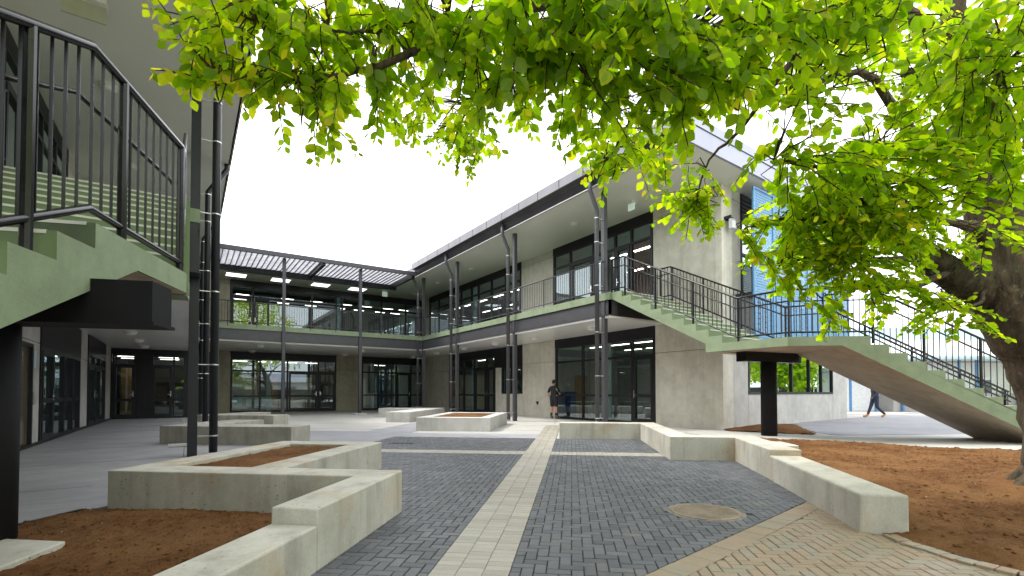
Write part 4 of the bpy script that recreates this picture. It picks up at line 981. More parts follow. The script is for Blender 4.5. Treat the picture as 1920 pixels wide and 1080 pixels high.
b = MB(); b.prism([tuple(cL - u_ * 1.0 - v_ * .16), tuple(cL + u_ * 1.17 - v_ * .16), tuple(cL + u_ * 1.17 + v_ * .16), tuple(cL - u_ * 1.0 + v_ * .16)], 1.745, 2.06)
b.prism([tuple(cL - u_ * 1.02 - v_ * .18), tuple(cL + u_ * 1.19 - v_ * .18), tuple(cL + u_ * 1.19 + v_ * .18), tuple(cL - u_ * 1.02 + v_ * .18)], 1.72, 1.744); b.build('cross_beam', 'black_matte', LS)
iv = ep.normalized() * .05
qe = Q0 - eb * (.42 * 12)
railing(LS, [(*(qe + iv), .1), (*(Q0 + iv), 2.5), (-.09, 6.33, 2.5), (-.08, 6.42, 2.5)], h=1.37, bs=.138, mat='rail_black', grab=((-.09, .04, 0), 1.0), r=.036, postr=.035, bal=.0098,
        post_pts=[tuple((*(Q0 + iv - eb * .62), 2.22)), tuple((*(Q0 + iv + eb * .45), 2.5)), (-.09, 6.33, 2.5), tuple((*(Q0 + iv - eb * 2.2), 1.46)), tuple((*(Q0 + iv - eb * 3.8), .7))])
railing(LS, [(-2.27, 6.0, 2.5), (-2.27, 9.92, 4.5)], bs=.13, posts=1.35, h=1.12, mat='steel_dark', r=.027)
railing(LS, [(-.08, 6.5, 2.56), (-.08, 9.92, 4.5)], bs=.13, posts=1.35, h=1.12, mat='steel_dark', r=.027)

# ------------------------------------------------------------------ blue screen on the end wall
BS = thing('perforated_screen', (17, 8.3, 4), 'tall light blue perforated metal sunscreen folded round the upper end wall', 'screen')
def screen(x0, y0, x1, y1, z0, z1):
    a = math.atan2(y1 - y0, x1 - x0); Lx = math.hypot(x1 - x0, y1 - y0)
    mt = Matrix.Translation((x0, y0, 0)) @ Matrix.Rotation(a, 4, 'Z')
    n = max(1, round(Lx / 1.35))
    for k in range(n):
        xa, xb = Lx * k / n + .03, Lx * (k + 1) / n - .03
        zs = [z0 + .03, (z0 + z1) / 2 - .02, (z0 + z1) / 2 + .02, z1 - .03] if z1 - z0 > 3 else [z0 + .03, z1 - .03]
        for za, zb in zip(zs[::2], zs[1::2]):
            me = MB().box(xa, xb, -.004, .004, za, zb).mesh('perforated_panel', 'perforated_blue'); link('perforated_panel', me, BS, mtx=mt)
    b = MB()
    for k in range(n + 1): b.box(Lx * k / n - .035, Lx * k / n + .035, -.03, .03, z0, z1)
    b.box(.035, Lx - .035, -.028, .028, z0, z0 + .06); b.box(.035, Lx - .035, -.028, .028, z1 - .06, z1)
    if z1 - z0 > 3: b.box(.035, Lx - .035, -.026, .026, (z0 + z1) / 2 - .03, (z0 + z1) / 2 + .03)
    link('screen_frame', b.mesh('screen_frame', 'blue_screen_paint'), BS, mtx=mt)
plain('blue_screen_paint', (.10, .28, .50), .4, .1)
screen(15.05, 8.5, 17.6, 8.6, 2.9, 7.85); screen(17.66, 8.62, 23.0, 8.95, 2.9, 6.1)
for x in (15.3, 17.4, 20, 22.8):
    MB().box(x - .04, x + .04, 8.7, ew(x), 4.4, 4.5).build('bracket', 'steel_dark', BS)

# ------------------------------------------------------------------ background building on the right
def cw(dep, r_): return (r_ * .8306 + dep * .557, -r_ * .557 + dep * .8306)
BG = thing('weatherboard_building', (*cw(32, 30), 0), 'white weatherboard school block with blue trim and posts behind the stair', 'building')
a0, a1 = cw(32, 20), cw(32, 46); dv = Vector(a1) - Vector(a0); LN = dv.length; ang = math.atan2(dv.y, dv.x)
mt = Matrix.Translation((*a0, 0)) @ Matrix.Rotation(ang, 4, 'Z')
def bgp(name, mb, mat): return link(name, mb.mesh(name, mat), BG, mtx=mt)
b = MB()
for k in range(21): b.add([(0, -.03, k * .15), (LN, -.03, k * .15), (LN, -.002, k * .15 + .15), (0, -.002, k * .15 + .15), (0, 0, k * .15), (LN, 0, k * .15)], [(0, 1, 2, 3), (0, 4, 5, 1)])
bgp('weatherboard_cladding', b, 'bg_white')
bgp('wall', MB().box(0, LN, .001, 8, 0, 3.2), 'bg_white'); bgp('roof', MB().box(-.3, LN + .3, -1.6, 8.2, 3.25, 3.5), 'bg_white'); bgp('gutter', MB().box(-.3, LN + .3, -1.75, -1.6, 3.3, 3.48), 'bg_blue')
bgp('upper_wall', MB().box(-2, LN, 6, 12, 3.2, 6.2), 'bg_white'); bgp('upper_band', MB().box(-2.05, LN + .05, 5.93, 5.99, 5.4, 6.25), 'bg_blue'); bgp('upper_roof', MB().extr([(-2.2, 5.8, 6.25), (-2.2, 12, 6.25), (-2.2, 12, 7.0), (-2.2, 9, 7.2)], (LN + 2.4, 0, 0)), 'bg_white')
for x in (.8, 1.4, 3.0, 4.7, 8.3, 9.4, 12): bgp('post', MB().box(x - .055, x + .055, -1.47, -1.36, 0, 3.25), 'blue_steel')
for x in (5.6, 7.2, 8.6, 10.5):
    o = bgp('window_frame', MB().box(x, x + 1.2, -.06, -.032, .9, 2.1), 'bg_white')
    pn = MB().box(x + .07, x + 1.13, -.075, -.062, .97, 2.03).mesh('pane', 'bg_window'); q = bpy.data.objects.new('pane', pn); col.objects.link(q); q.parent = o
bgp('veranda', MB().box(4.2, 14, -1.3, -.04, 0, 1.15), 'floor_concrete')
struct(MB().prism([cw(26.5, 18), cw(26.5, 50), cw(27.2, 50), cw(27.2, 18)], -.0112, -.001).build('sandy_path', 'bench_concrete'), 'sandy concrete edge strip in front of the white building')

# ------------------------------------------------------------------ trees
LV = np.array([(0, 0, 0), (.26, .22, .03), (.40, .52, .045), (.26, .82, .03), (0, 1.08, -.03), (-.26, .82, .03), (-.40, .52, .045), (-.26, .22, .03), (0, .5, -.02)])
LV = LV * np.array((1.0, 1.0, 1.0))
LF = [(0, 1, 8), (1, 2, 8), (2, 3, 8), (3, 4, 8), (4, 5, 8), (5, 6, 8), (6, 7, 8), (7, 0, 8)]
LV2 = np.array([(0, 0, 0), (.4, .5, .04), (0, 1.05, 0), (-.4, .5, .04)]); LF2 = [(0, 1, 2), (0, 2, 3)]
def leaf_frames(sprays, leaf, per):
    """sprays: list of (base, dir, length, yellow). Returns leaf frames and twig polylines"""
    Fm = []; tw = []
    for base, d, ln, ye, flat in sprays:
        d = d / np.linalg.norm(d); side = np.cross(d, (0, 0, 1.0)); side /= (np.linalg.norm(side) + 1e-6)
        pts = []; p = base.copy(); dd = d.copy(); step = ln / per
        for k in range(per):
            dd = dd + np.array((0, 0, -.035)) + rng.normal(0, .05, 3); dd /= np.linalg.norm(dd); p = p + dd * step; pts.append(p.copy())
            for q in range(2 if k % 3 == 1 else 1):
                sgn = 1 if (k + q) % 2 else -1
                ax = side * sgn * rng.uniform(.5, 1.0) + dd * rng.uniform(.2, .7) + np.array((0, 0, -rng.uniform(.15, 1.0) * (1 if flat < .8 else .45))); ax /= np.linalg.norm(ax)
                nr = np.array((0, 0, 1.0)) * flat + rng.normal(0, .5, 3); nr -= ax * nr.dot(ax); nr /= (np.linalg.norm(nr) + 1e-6)
                sz = leaf * rng.uniform(.55, 1.15) * (1 if k < per - 2 else .75)
                Fm.append((p + ax * .012, ax, nr, sz, ye > rng.random()))
        tw.append([base] + pts[::3] + [pts[-1]])
    return Fm, tw
def leaf_mesh(name, Fm, V0, F0):
    n = len(Fm); k = len(V0)
    P = np.array([f[0] for f in Fm]); A = np.array([f[1] for f in Fm]); Nn = np.array([f[2] for f in Fm]); S = np.array([f[3] for f in Fm]); B = np.cross(A, Nn)
    curl = rng.uniform(-.5, 2.2, n)
    V = P[:, None] + S[:, None, None] * (V0[None, :, 0:1] * B[:, None] * 1.0 + V0[None, :, 1:2] * A[:, None] + V0[None, :, 2:3] * curl[:, None, None] * Nn[:, None])
    F = (np.arange(n)[:, None, None] * k + np.array(F0)[None]).reshape(-1, 3)
    me = bpy.data.meshes.new(name); me.vertices.add(n * k); me.vertices.foreach_set('co', V.reshape(-1).astype(np.float32))
    me.loops.add(len(F) * 3); me.loops.foreach_set('vertex_index', F.reshape(-1).astype(np.int32))
    me.polygons.add(len(F)); me.polygons.foreach_set('loop_start', np.arange(0, len(F) * 3, 3, dtype=np.int32)); me.polygons.foreach_set('loop_total', np.full(len(F), 3, np.int32))
    me.materials.append(MAT['leaf_green']); me.materials.append(MAT['leaf_yellow'])
    me.polygons.foreach_set('material_index', np.repeat(np.array([1 if f[4] else 0 for f in Fm], np.int32), len(F0)))
    me.polygons.foreach_set('use_smooth', [True] * len(F)); me.update(); me.validate(); return me
def branch(parent, pts, r0, r1, n=8, name='branch', sub=4, jit=.02, mat='bark'):
    P = [Vector(p) for p in pts]; Q = []
    for i in range(len(P) - 1):
        p0, p1, p2, p3 = P[max(i - 1, 0)], P[i], P[i + 1], P[min(i + 2, len(P) - 1)]
        for k in range(sub):
            t_ = k / sub; Q.append(.5 * ((2 * p1) + (-p0 + p2) * t_ + (2 * p0 - 5 * p1 + 4 * p2 - p3) * t_ ** 2 + (-p0 + 3 * p1 - 3 * p2 + p3) * t_ ** 3))
    Q.append(P[-1]); m_ = len(Q)
    Q = [q + Vector([random.uniform(-jit, jit) for _ in range(3)]) * (0 if i in (0, m_ - 1) else 1) for i, q in enumerate(Q)]
    return MB().tube(Q, [r0 + (r1 - r0) * (i / (m_ - 1)) ** .8 for i in range(m_)], n).build(name, mat, parent, smooth=True), Q
# the courtyard tree: crown masses as (x, y, z, spread along / across / up, sprays, yellowing)
CROWN = [(-0.04, 3.52, 3.22, 0.1, 0.2, 0.08, 3, 0.9), (0.01, 3.49, 3.49, 0.14, 0.25, 0.11, 6, 0.8), (0.16, 3.39, 3.62, 0.16, 0.3, 0.11, 6, 0.6), (0.22, 3.41, 3.29, 0.23, 0.35, 0.18, 19, 0.6),
         (0.44, 3.31, 3.53, 0.26, 0.4, 0.2, 20, 0.45), (0.5, 3.28, 3.15, 0.23, 0.4, 0.15, 15, 0.4), (0.7, 3.14, 3.03, 0.17, 0.3, 0.08, 5, 0.35), (0.72, 3.13, 3.39, 0.23, 0.4, 0.2, 19, 0.3),
         (0.92, 3.0, 3.63, 0.23, 0.4, 0.15, 14, 0.3), (0.95, 3.1, 3.29, 0.14, 0.3, 0.14, 6, 0.25), (1.14, 2.85, 3.53, 0.23, 0.5, 0.2, 19, 0.2), (1.79, 4.34, 4.0, 0.2, 0.4, 0.2, 14, 0.4),
         (1.32, 2.61, 3.49, 0.26, 0.5, 0.22, 20, 0.15), (1.49, 2.86, 3.35, 0.25, 0.5, 0.18, 14, 0.15), (2.46, 4.61, 4.02, 0.26, 0.4, 0.23, 18, 0.25), (2.56, 4.54, 3.81, 0.11, 0.2, 0.09, 3, 0.3),
         (1.53, 2.34, 3.31, 0.28, 0.5, 0.25, 24, 0.1), (1.67, 2.49, 3.12, 0.2, 0.4, 0.13, 10, 0.1), (1.73, 2.09, 3.33, 0.27, 0.5, 0.18, 20, 0.1), (1.89, 2.34, 3.19, 0.23, 0.5, 0.17, 14, 0.1),
         (1.88, 1.87, 3.17, 0.26, 0.5, 0.23, 26, 0.1), (2.29, 2.32, 3.17, 0.28, 0.5, 0.18, 12, 0.15), (3.22, 3.14, 3.39, 0.24, 0.4, 0.15, 13, 0.5), (3.35, 2.81, 3.38, 0.23, 0.4, 0.19, 11, 0.45),
         (2.04, 1.64, 3.18, 0.25, 0.5, 0.17, 20, 0.1), (2.21, 1.77, 3.0, 0.27, 0.5, 0.21, 23, 0.1), (2.85, 1.94, 3.12, 0.21, 0.4, 0.18, 5, 0.15), (2.28, 1.48, 3.04, 0.25, 0.5, 0.25, 26, 0.1),
         (4.01, 2.85, 3.2, 0.2, 0.3, 0.1, 6, 0.4), (4.05, 2.82, 2.99, 0.17, 0.25, 0.14, 14, 0.4), (2.58, 1.4, 3.26, 0.26, 0.5, 0.17, 23, 0.1), (2.75, 1.52, 3.12, 0.19, 0.4, 0.17, 6, 0.1),
         (3.04, 1.33, 3.44, 0.28, 0.5, 0.14, 19, 0.1), (3.42, 1.56, 3.28, 0.16, 0.4, 0.21, 8, 0.1), (3.43, 1.68, 2.99, 0.22, 0.4, 0.15, 7, 0.1), (4.0, 1.65, 2.83, 0.32, 0.5, 0.18, 28, 0.1),
         (3.45, 1.18, 3.55, 0.29, 0.5, 0.11, 20, 0.15), (5.02, 1.93, 3.63, 0.19, 0.3, 0.15, 3, 0.2), (4.46, 1.47, 3.0, 0.29, 0.5, 0.2, 28, 0.1), (5.3, 1.5, 3.57, 0.23, 0.5, 0.23, 18, 0.3),
         (4.68, 1.2, 3.68, 0.24, 0.6, 0.32, 28, 0.2), (5.0, 1.22, 2.92, 0.34, 0.6, 0.29, 20, 0.1), (4.18, 0.81, 3.56, 0.23, 0.5, 0.2, 22, 0.1), (4.76, 0.9, 3.23, 0.22, 0.6, 0.3, 33, 0.1),
         (5.14, 1.01, 2.83, 0.29, 0.5, 0.24, 14, 0.1), (4.46, 2.19, 2.85, 0.33, 0.4, 0.17, 13, 0.35), (4.26, 2.32, 2.56, 0.24, 0.3, 0.14, 6, 0.5), (4.14, 2.4, 2.71, 0.12, 0.2, 0.07, 2, 0.6),
         (4.67, 1.93, 2.77, 0.37, 0.5, 0.21, 30, 0.15), (4.74, 1.64, 2.74, 0.35, 0.5, 0.2, 33, 0.1), (4.8, 2.08, 2.5, 0.39, 0.4, 0.17, 23, 0.25), (5.21, 1.81, 2.45, 0.39, 0.4, 0.19, 31, 0.1),
         (5.58, 1.56, 2.79, 0.34, 0.5, 0.19, 13, 0.1), (5.5, 2.09, 2.3, 0.32, 0.3, 0.13, 12, 0.15), (5.9, 1.83, 2.22, 0.32, 0.3, 0.13, 13, 0.1), (4.85, 2.29, 2.3, 0.2, 0.3, 0.1, 6, 0.2),
         (6.42, 1.59, 2.02, 0.3, 0.3, 0.1, 8, 0.1), (4.5, 2.4, 2.38, 0.1, 0.2, 0.06, 2, 0.5), (5.36, 2.18, 2.0, 0.16, 0.2, 0.08, 5, 0.2), (6.29, 1.32, 2.61, 0.3, 0.3, 0.2, 5, 0.1),
         (6.6, 1.47, 1.91, 0.14, 0.2, 0.04, 2, 0.1), (6.24, 1.71, 2.15, 0.22, 0.3, 0.08, 5, 0.1), (6.94, 1.61, 4.02, 0.69, 0.6, 0.69, 30, 0.25), (6.89, 1.4, 2.95, 0.39, 0.4, 0.33, 7, 0.15),
         (5.51, 1.84, 4.68, 0.76, 0.6, 0.3, 30, 0.3), (4.45, 2.31, 4.28, 0.49, 0.5, 0.29, 26, 0.2), (6.21, 1.86, 3.46, 0.55, 0.5, 0.33, 20, 0.25), (5.55, 2.3, 2.84, 0.5, 0.4, 0.22, 20, 0.3)]
TR = thing('tree', (8.42, 1.17, 0), 'broad green leafed tree with mossy trunk rising from the soil bed', 'tree')
trunk_pts = [(8.5, 1.12, -.1), (8.5, 1.12, .12), (8.48, 1.14, .45), (8.44, 1.16, 1.18), (8.26, 1.28, 1.8), (8.02, 1.43, 2.4), (7.88, 1.48, 3.05), (7.55, 1.58, 3.87), (7.1, 1.63, 4.67), (7.05, 1.66, 5.45), (7.11, 1.61, 6.6), (7.0, 1.4, 7.8)]
tr_r = [.46, .36, .31, .31, .36, .43, .30, .19, .15, .12, .08, .04]
tp = [Vector(p) for p in trunk_pts]; Q = []; Rr = []
for i in range(len(tp) - 1):
    for k in range(5):
        Q.append(tp[i].lerp(tp[i + 1], k / 5) + Vector((random.uniform(-.012, .012), random.uniform(-.012, .012), 0))); Rr.append((tr_r[i] + (tr_r[i + 1] - tr_r[i]) * k / 5) * random.uniform(.95, 1.05))
m_ = MB().tube(Q, Rr, 18)
m_.v = [(x + .02 * math.sin(9 * math.atan2(y - 1.25, x - 8.3) + z * 2) * (1 if z < 2.6 else .4), y + .02 * math.cos(7 * math.atan2(y - 1.25, x - 8.3) + z * 3) * (1 if z < 2.6 else .4), z) for x, y, z in m_.v]
TRUNK = m_.build('trunk', 'bark', TR, smooth=True)
for a in (0.4, 1.6, 2.5, 3.4, 4.3, 5.4):
    branch(TR, [(8.42 + .2 * math.cos(a), 1.17 + .2 * math.sin(a), .26), (8.42 + .4 * math.cos(a), 1.17 + .4 * math.sin(a), .1), (8.42 + .62 * math.cos(a + .2), 1.17 + .62 * math.sin(a + .2), .0)], .11, .03, 8, 'root')
BR = [([(8.1, 1.42, 2.2), (7.5, 1.72, 2.48), (6.89, 1.88, 2.71), (6.1, 1.93, 2.84), (5.28, 2.0, 2.81), (4.54, 2.13, 2.76), (4.14, 2.4, 2.68)], .24, .008),
 ([(6.96, 1.6, 4.96), (4.85, 1.81, 4.81), (2.97, 2.1, 4.08), (1.84, 2.5, 3.72), (1.45, 2.64, 3.47), (.95, 2.98, 3.25), (.56, 3.24, 3.16), (.11, 3.42, 3.16)], .075, .004),
 ([(1.84, 2.5, 3.72), (1.22, 2.79, 3.54), (.81, 3.07, 3.47), (.32, 3.33, 3.5)], .026, .004),
 ([(2.97, 2.1, 4.08), (2.64, 2.08, 3.4), (2.97, 2.71, 3.4), (3.11, 3.09, 3.29)], .03, .004),
 ([(4.85, 1.81, 4.81), (3.85, 1.87, 3.75), (4.01, 2.37, 3.52), (4.05, 2.7, 3.38), (4.03, 2.84, 3.02)], .035, .004),
 ([(7.26, 1.51, 4.1), (5.8, 1.65, 3.69), (5.11, 1.75, 4.02), (4.46, 1.83, 3.86), (3.74, 1.83, 3.35)], .075, .006),
 ([(7.5, 1.61, 3.5), (6.58, 1.61, 3.46), (5.38, 1.69, 3.44), (4.34, 1.79, 3.05), (3.54, 1.84, 2.9)], .06, .005),
 ([(6.89, 1.88, 2.73), (5.72, 1.94, 2.51), (4.95, 2.1, 2.48), (4.54, 2.38, 2.38)], .05, .004),
 ([(7.08, 1.75, 2.55), (6.19, 1.87, 2.29), (5.7, 2.07, 2.29), (5.23, 2.27, 2.14)], .045, .004),
 ([(7.75, 1.54, 2.85), (7.2, 1.54, 3.0), (6.53, 1.52, 2.92), (5.46, 1.64, 2.84), (4.71, 1.78, 2.82)], .10, .005),
 ([(2.97, 2.1, 4.08), (1.99, 2.16, 3.4), (1.55, 2.69, 3.12)], .028, .004),
 ([(2.97, 2.1, 4.08), (2.4, 3.2, 4.3), (2.42, 4.3, 4.15), (2.5, 4.6, 3.85)], .03, .004),
 ([(7.6, 1.56, 2.4), (6.9, 1.5, 2.12), (6.38, 1.62, 2.05)], .03, .004),
 ([(7.04, 1.66, 5.21), (5.82, 1.16, 4.48), (4.94, .9, 3.61)], .06, .006),
 ([(7.14, 1.6, 4.6), (6.54, 1.63, 4.47), (5.97, 1.77, 4.4)], .07, .06),
 ([(7.05, 1.6, 5.6), (5.5, .2, 6.4), (3.5, -1.0, 6.6)], .09, .01), ([(7.05, 1.6, 5.9), (8.5, 3.0, 7.2), (10, 4.2, 7.8)], .08, .01),
 ([(7.9, 1.48, 2.9), (9.0, .6, 4.2), (10.6, -.5, 5.5)], .14, .01), ([(7.9, 1.48, 2.7), (8.6, .2, 3.8), (8.6, -1.8, 5.2)], .12, .01), ([(7.05, 1.6, 6.0), (6.2, 2.4, 7.4), (5.2, 3.4, 8.0)], .07, .01)]
allq = []
for pts_, r0, r1 in BR:
    o, q = branch(TR, pts_, r0, r1, 10 if r0 > .1 else 7, 'branch', 5, .012)
    allq += [np.array(v) for v in q]
allq = np.array(allq)
def make_sprays(cx, cy, cz, ra, rd, ru, n, ye, fw=np.array((.557, .8306, 0)), rt=np.array((.8306, -.557, 0)), ln=(.28, .6)):
    res = []
    for _ in range(n):
        while True:
            q = rng.uniform(-1, 1, 3)
            if q.dot(q) <= 1: break
        c = np.array((cx, cy, cz)) + rt * q[0] * ra + fw * q[1] * rd + np.array((0, 0, q[2] * ru))
        near = allq[np.argmin(((allq - c) ** 2).sum(1))]
        d = c - near; L_ = np.linalg.norm(d) + 1e-6
        flat = 1.3 if cx > 3.9 and cz < 3.1 else .55
        d = d / L_ * .7 + rng.normal(0, .45, 3) * (1, 1, .5 if flat > 1 else 1) + np.array((0, 0, -.12)); d /= np.linalg.norm(d); l = rng.uniform(*ln)
        res.append((c - d * l * .5, d, l, ye, flat))
    return res
sp = []
for row in CROWN: sp += make_sprays(*row)
FmA, twA = leaf_frames(sp, .086, 14)
# leaves too close to the standpoint are left off; the 300 nearest of the rest are single leaves
key = np.array([np.linalg.norm(f[0] - np.array((0, 0, 1.2))) for f in FmA])
FmA = [FmA[i] for i in np.argsort(key) if key[i] > 1.9]
lm_g = leaf_mesh('leaf', [(np.zeros(3), np.array((0, 1., 0)), np.array((0, 0, 1.)), 1.0, False)], LV, LF); lm_y = leaf_mesh('leaf', [(np.zeros(3), np.array((0, 1., 0)), np.array((0, 0, 1.)), 1.0, True)], LV, LF)
vis = [i for i, f in enumerate(FmA) if (lambda r_, d_, z_: d_ > 1 and abs(r_ / d_) < 1.0 and -.1 < (z_ - 1.2) / d_ < .78)(f[0][0] * .8306 - f[0][1] * .557, f[0][0] * .557 + f[0][1] * .8306, f[0][2])][:300]
vset = set(vis)
for i in vis:
    p, ax, nr, sz, ye = FmA[i]; bb = np.cross(ax, nr)
    M_ = Matrix(((bb[0] * sz, ax[0] * sz, nr[0] * sz, p[0]), (bb[1] * sz, ax[1] * sz, nr[1] * sz, p[1]), (bb[2] * sz, ax[2] * sz, nr[2] * sz, p[2]), (0, 0, 0, 1)))
    link('leaf', lm_y if ye else lm_g, TR, mtx=M_)
# the crown going on overhead and behind
up = []
OVER = [(4.2, -1.2, 6.0, 2.2, 1.4, .7, 16, .1), (5.6, 3.6, 8.0, 2.4, 2.2, .7, 16, .15), (8.8, 2.6, 8.0, 2.4, 2.2, 1.0, 30, .15), (8.8, -1.8, 5.8, 2.4, 2.0, 1.4, 50, .15),
        (10.8, .0, 5.6, 1.8, 1.8, 1.6, 50, .15), (6.4, -1.5, 7.4, 2.4, 2.0, 1.0, 30, .15), (9.6, 3.6, 8.6, 2.2, 2.0, .8, 20, .2), (7.0, 1.5, 9.4, 2.2, 2.2, .7, 24, .3)]
for row in OVER: up += make_sprays(*row, ln=(.5, 1.0))
FmB, twB = leaf_frames(up, .16, 12)
cr = leaf_mesh('crown', [f for i, f in enumerate(FmA) if i not in vset], LV, LF); o = link('crown', cr, TR); o['kind'] = 'stuff'
cr2 = leaf_mesh('crown', FmB, LV2, LF2); o = link('crown', cr2, TR); o['kind'] = 'stuff'
m_ = MB()
for tw in twA:
    near = allq[np.argmin(((allq - tw[0]) ** 2).sum(1))]
    mid = (near + tw[0]) / 2 + np.array((0, 0, .04)) + rng.normal(0, .03, 3)
    m_.tube([near, mid] + tw, [.008, .006] + [.0038] * (len(tw) - 1) + [.0015], 4, cap=False)
o = m_.build('twigs', 'twig', TR); o['kind'] = 'stuff'
# ivy on the lower limb
ivy = []
for _ in range(900):
    tt = rng.random(); p = np.array((7.75, 1.58, 2.36)) * (1 - tt) + np.array((6.75, 1.88, 2.74)) * tt; a = rng.uniform(0, 6.28); rr = .27 - .1 * tt
    off = np.array((.15 * math.cos(a), -math.cos(a) * .75, math.sin(a))); off /= np.linalg.norm(off)
    ax = rng.normal(0, 1, 3) + np.array((0, 0, -1.)); ax -= off * ax.dot(off) * .8; ax /= np.linalg.norm(ax); nr = off - ax * off.dot(ax); nr /= np.linalg.norm(nr)
    ivy.append((p + off * (rr * .92), ax, nr, rng.uniform(.03, .055), False))
me = leaf_mesh('ivy', ivy, LV2, LF2); me.materials.clear(); me.materials.append(MAT['ivy_leaf']); me.polygons.foreach_set('material_index', [0] * len(me.polygons)); o = link('ivy', me, TR); o['kind'] = 'stuff'

# trees and a low block behind the viewer: the windows mirror them
def far_tree(x, y, h, r_, label, ye):
    T = thing('tree', (x, y, 0), label, 'tree', 'trees across from the courtyard')
    branch(T, [(x, y, -.1), (x + .1, y, h * .3), (x, y + .15, h * .55), (x + .1, y, h * .85)], .28, .05, 10, 'trunk')
    Fm = []
    for _ in range(12):
        a = rng.uniform(0, 6.28); c = np.array((x + math.cos(a) * r_ * .55, y + math.sin(a) * r_ * .55, h * rng.uniform(.28, .9))); R_ = r_ * rng.uniform(.4, .62)
        branch(T, [(x, y, h * .35), tuple((np.array((x, y, h * .45)) + c) / 2), tuple(c)], .09, .02, 6, 'branch')
        for _k in range(430):
            q = rng.normal(0, 1, 3); q /= np.linalg.norm(q); p = c + q * R_ * rng.uniform(.55, 1.05) * (1, 1, .8)
            ax = rng.normal(0, 1, 3); ax /= np.linalg.norm(ax); nr = q + rng.normal(0, .5, 3); nr -= ax * nr.dot(ax); nr /= np.linalg.norm(nr)
            Fm.append((p, ax, nr, rng.uniform(.25, .5), ye > rng.random()))
    o = link('crown', leaf_mesh('crown', Fm, LV2, LF2), T); o['kind'] = 'stuff'
far_tree(-4, -12, 9, 3.6, 'round green tree opposite the back wing glazing', .3)
far_tree(8.5, -14, 17, 5.0, 'tall yellowing tree opposite the back wing glazing', .75)
far_tree(41, 1.5, 8.5, 3.4, 'spreading green tree facing the end wall window', .15)
far_tree(50, -1.5, 9, 4.0, 'tall green tree facing the end wall window', .2)
far_tree(59, -3.5, 9, 4.2, 'yellow leaved tree facing the end wall window', .75)
far_tree(60, 4.5, 9, 4.2, 'dense green tree beyond the end wall window view', .2)
HG = thing('hedge_fence', (66, 0, 0), 'dark timber fence closing the far side of the forecourt', 'fence')
for k in range(16): MB().box(66, 66.06, -16 + k * 2.0, -14.05 + k * 2.0, 0, 1.9).build('fence_panel', 'steel_dark', HG)
HB = thing('low_building', (10, -26, 0), 'long low dark block with pale roof across the road', 'building')
MB().box(-16, 84, -30, -26, 0, 3.0).build('wall', 'bg_white', HB); MB().extr([(-17, -31, 3.0), (-17, -25, 3.0), (-17, -28, 4.6)], (102, 0, 0)).build('roof', 'fascia_blue', HB)
for k in range(14): MB().box(-14 + k * 4, -12 + k * 4, -25.99, -25.9, .9, 2.2).build('window', 'bg_window', HB)
FN = thing('fence', (10, -18, 0), 'dark timber boundary fence behind the trees', 'fence')
for k in range(60): MB().box(-14 + k * 1.6, -12.42 + k * 1.6, -20.05, -20, 0, 1.7).build('fence_panel', 'steel_dark', FN)

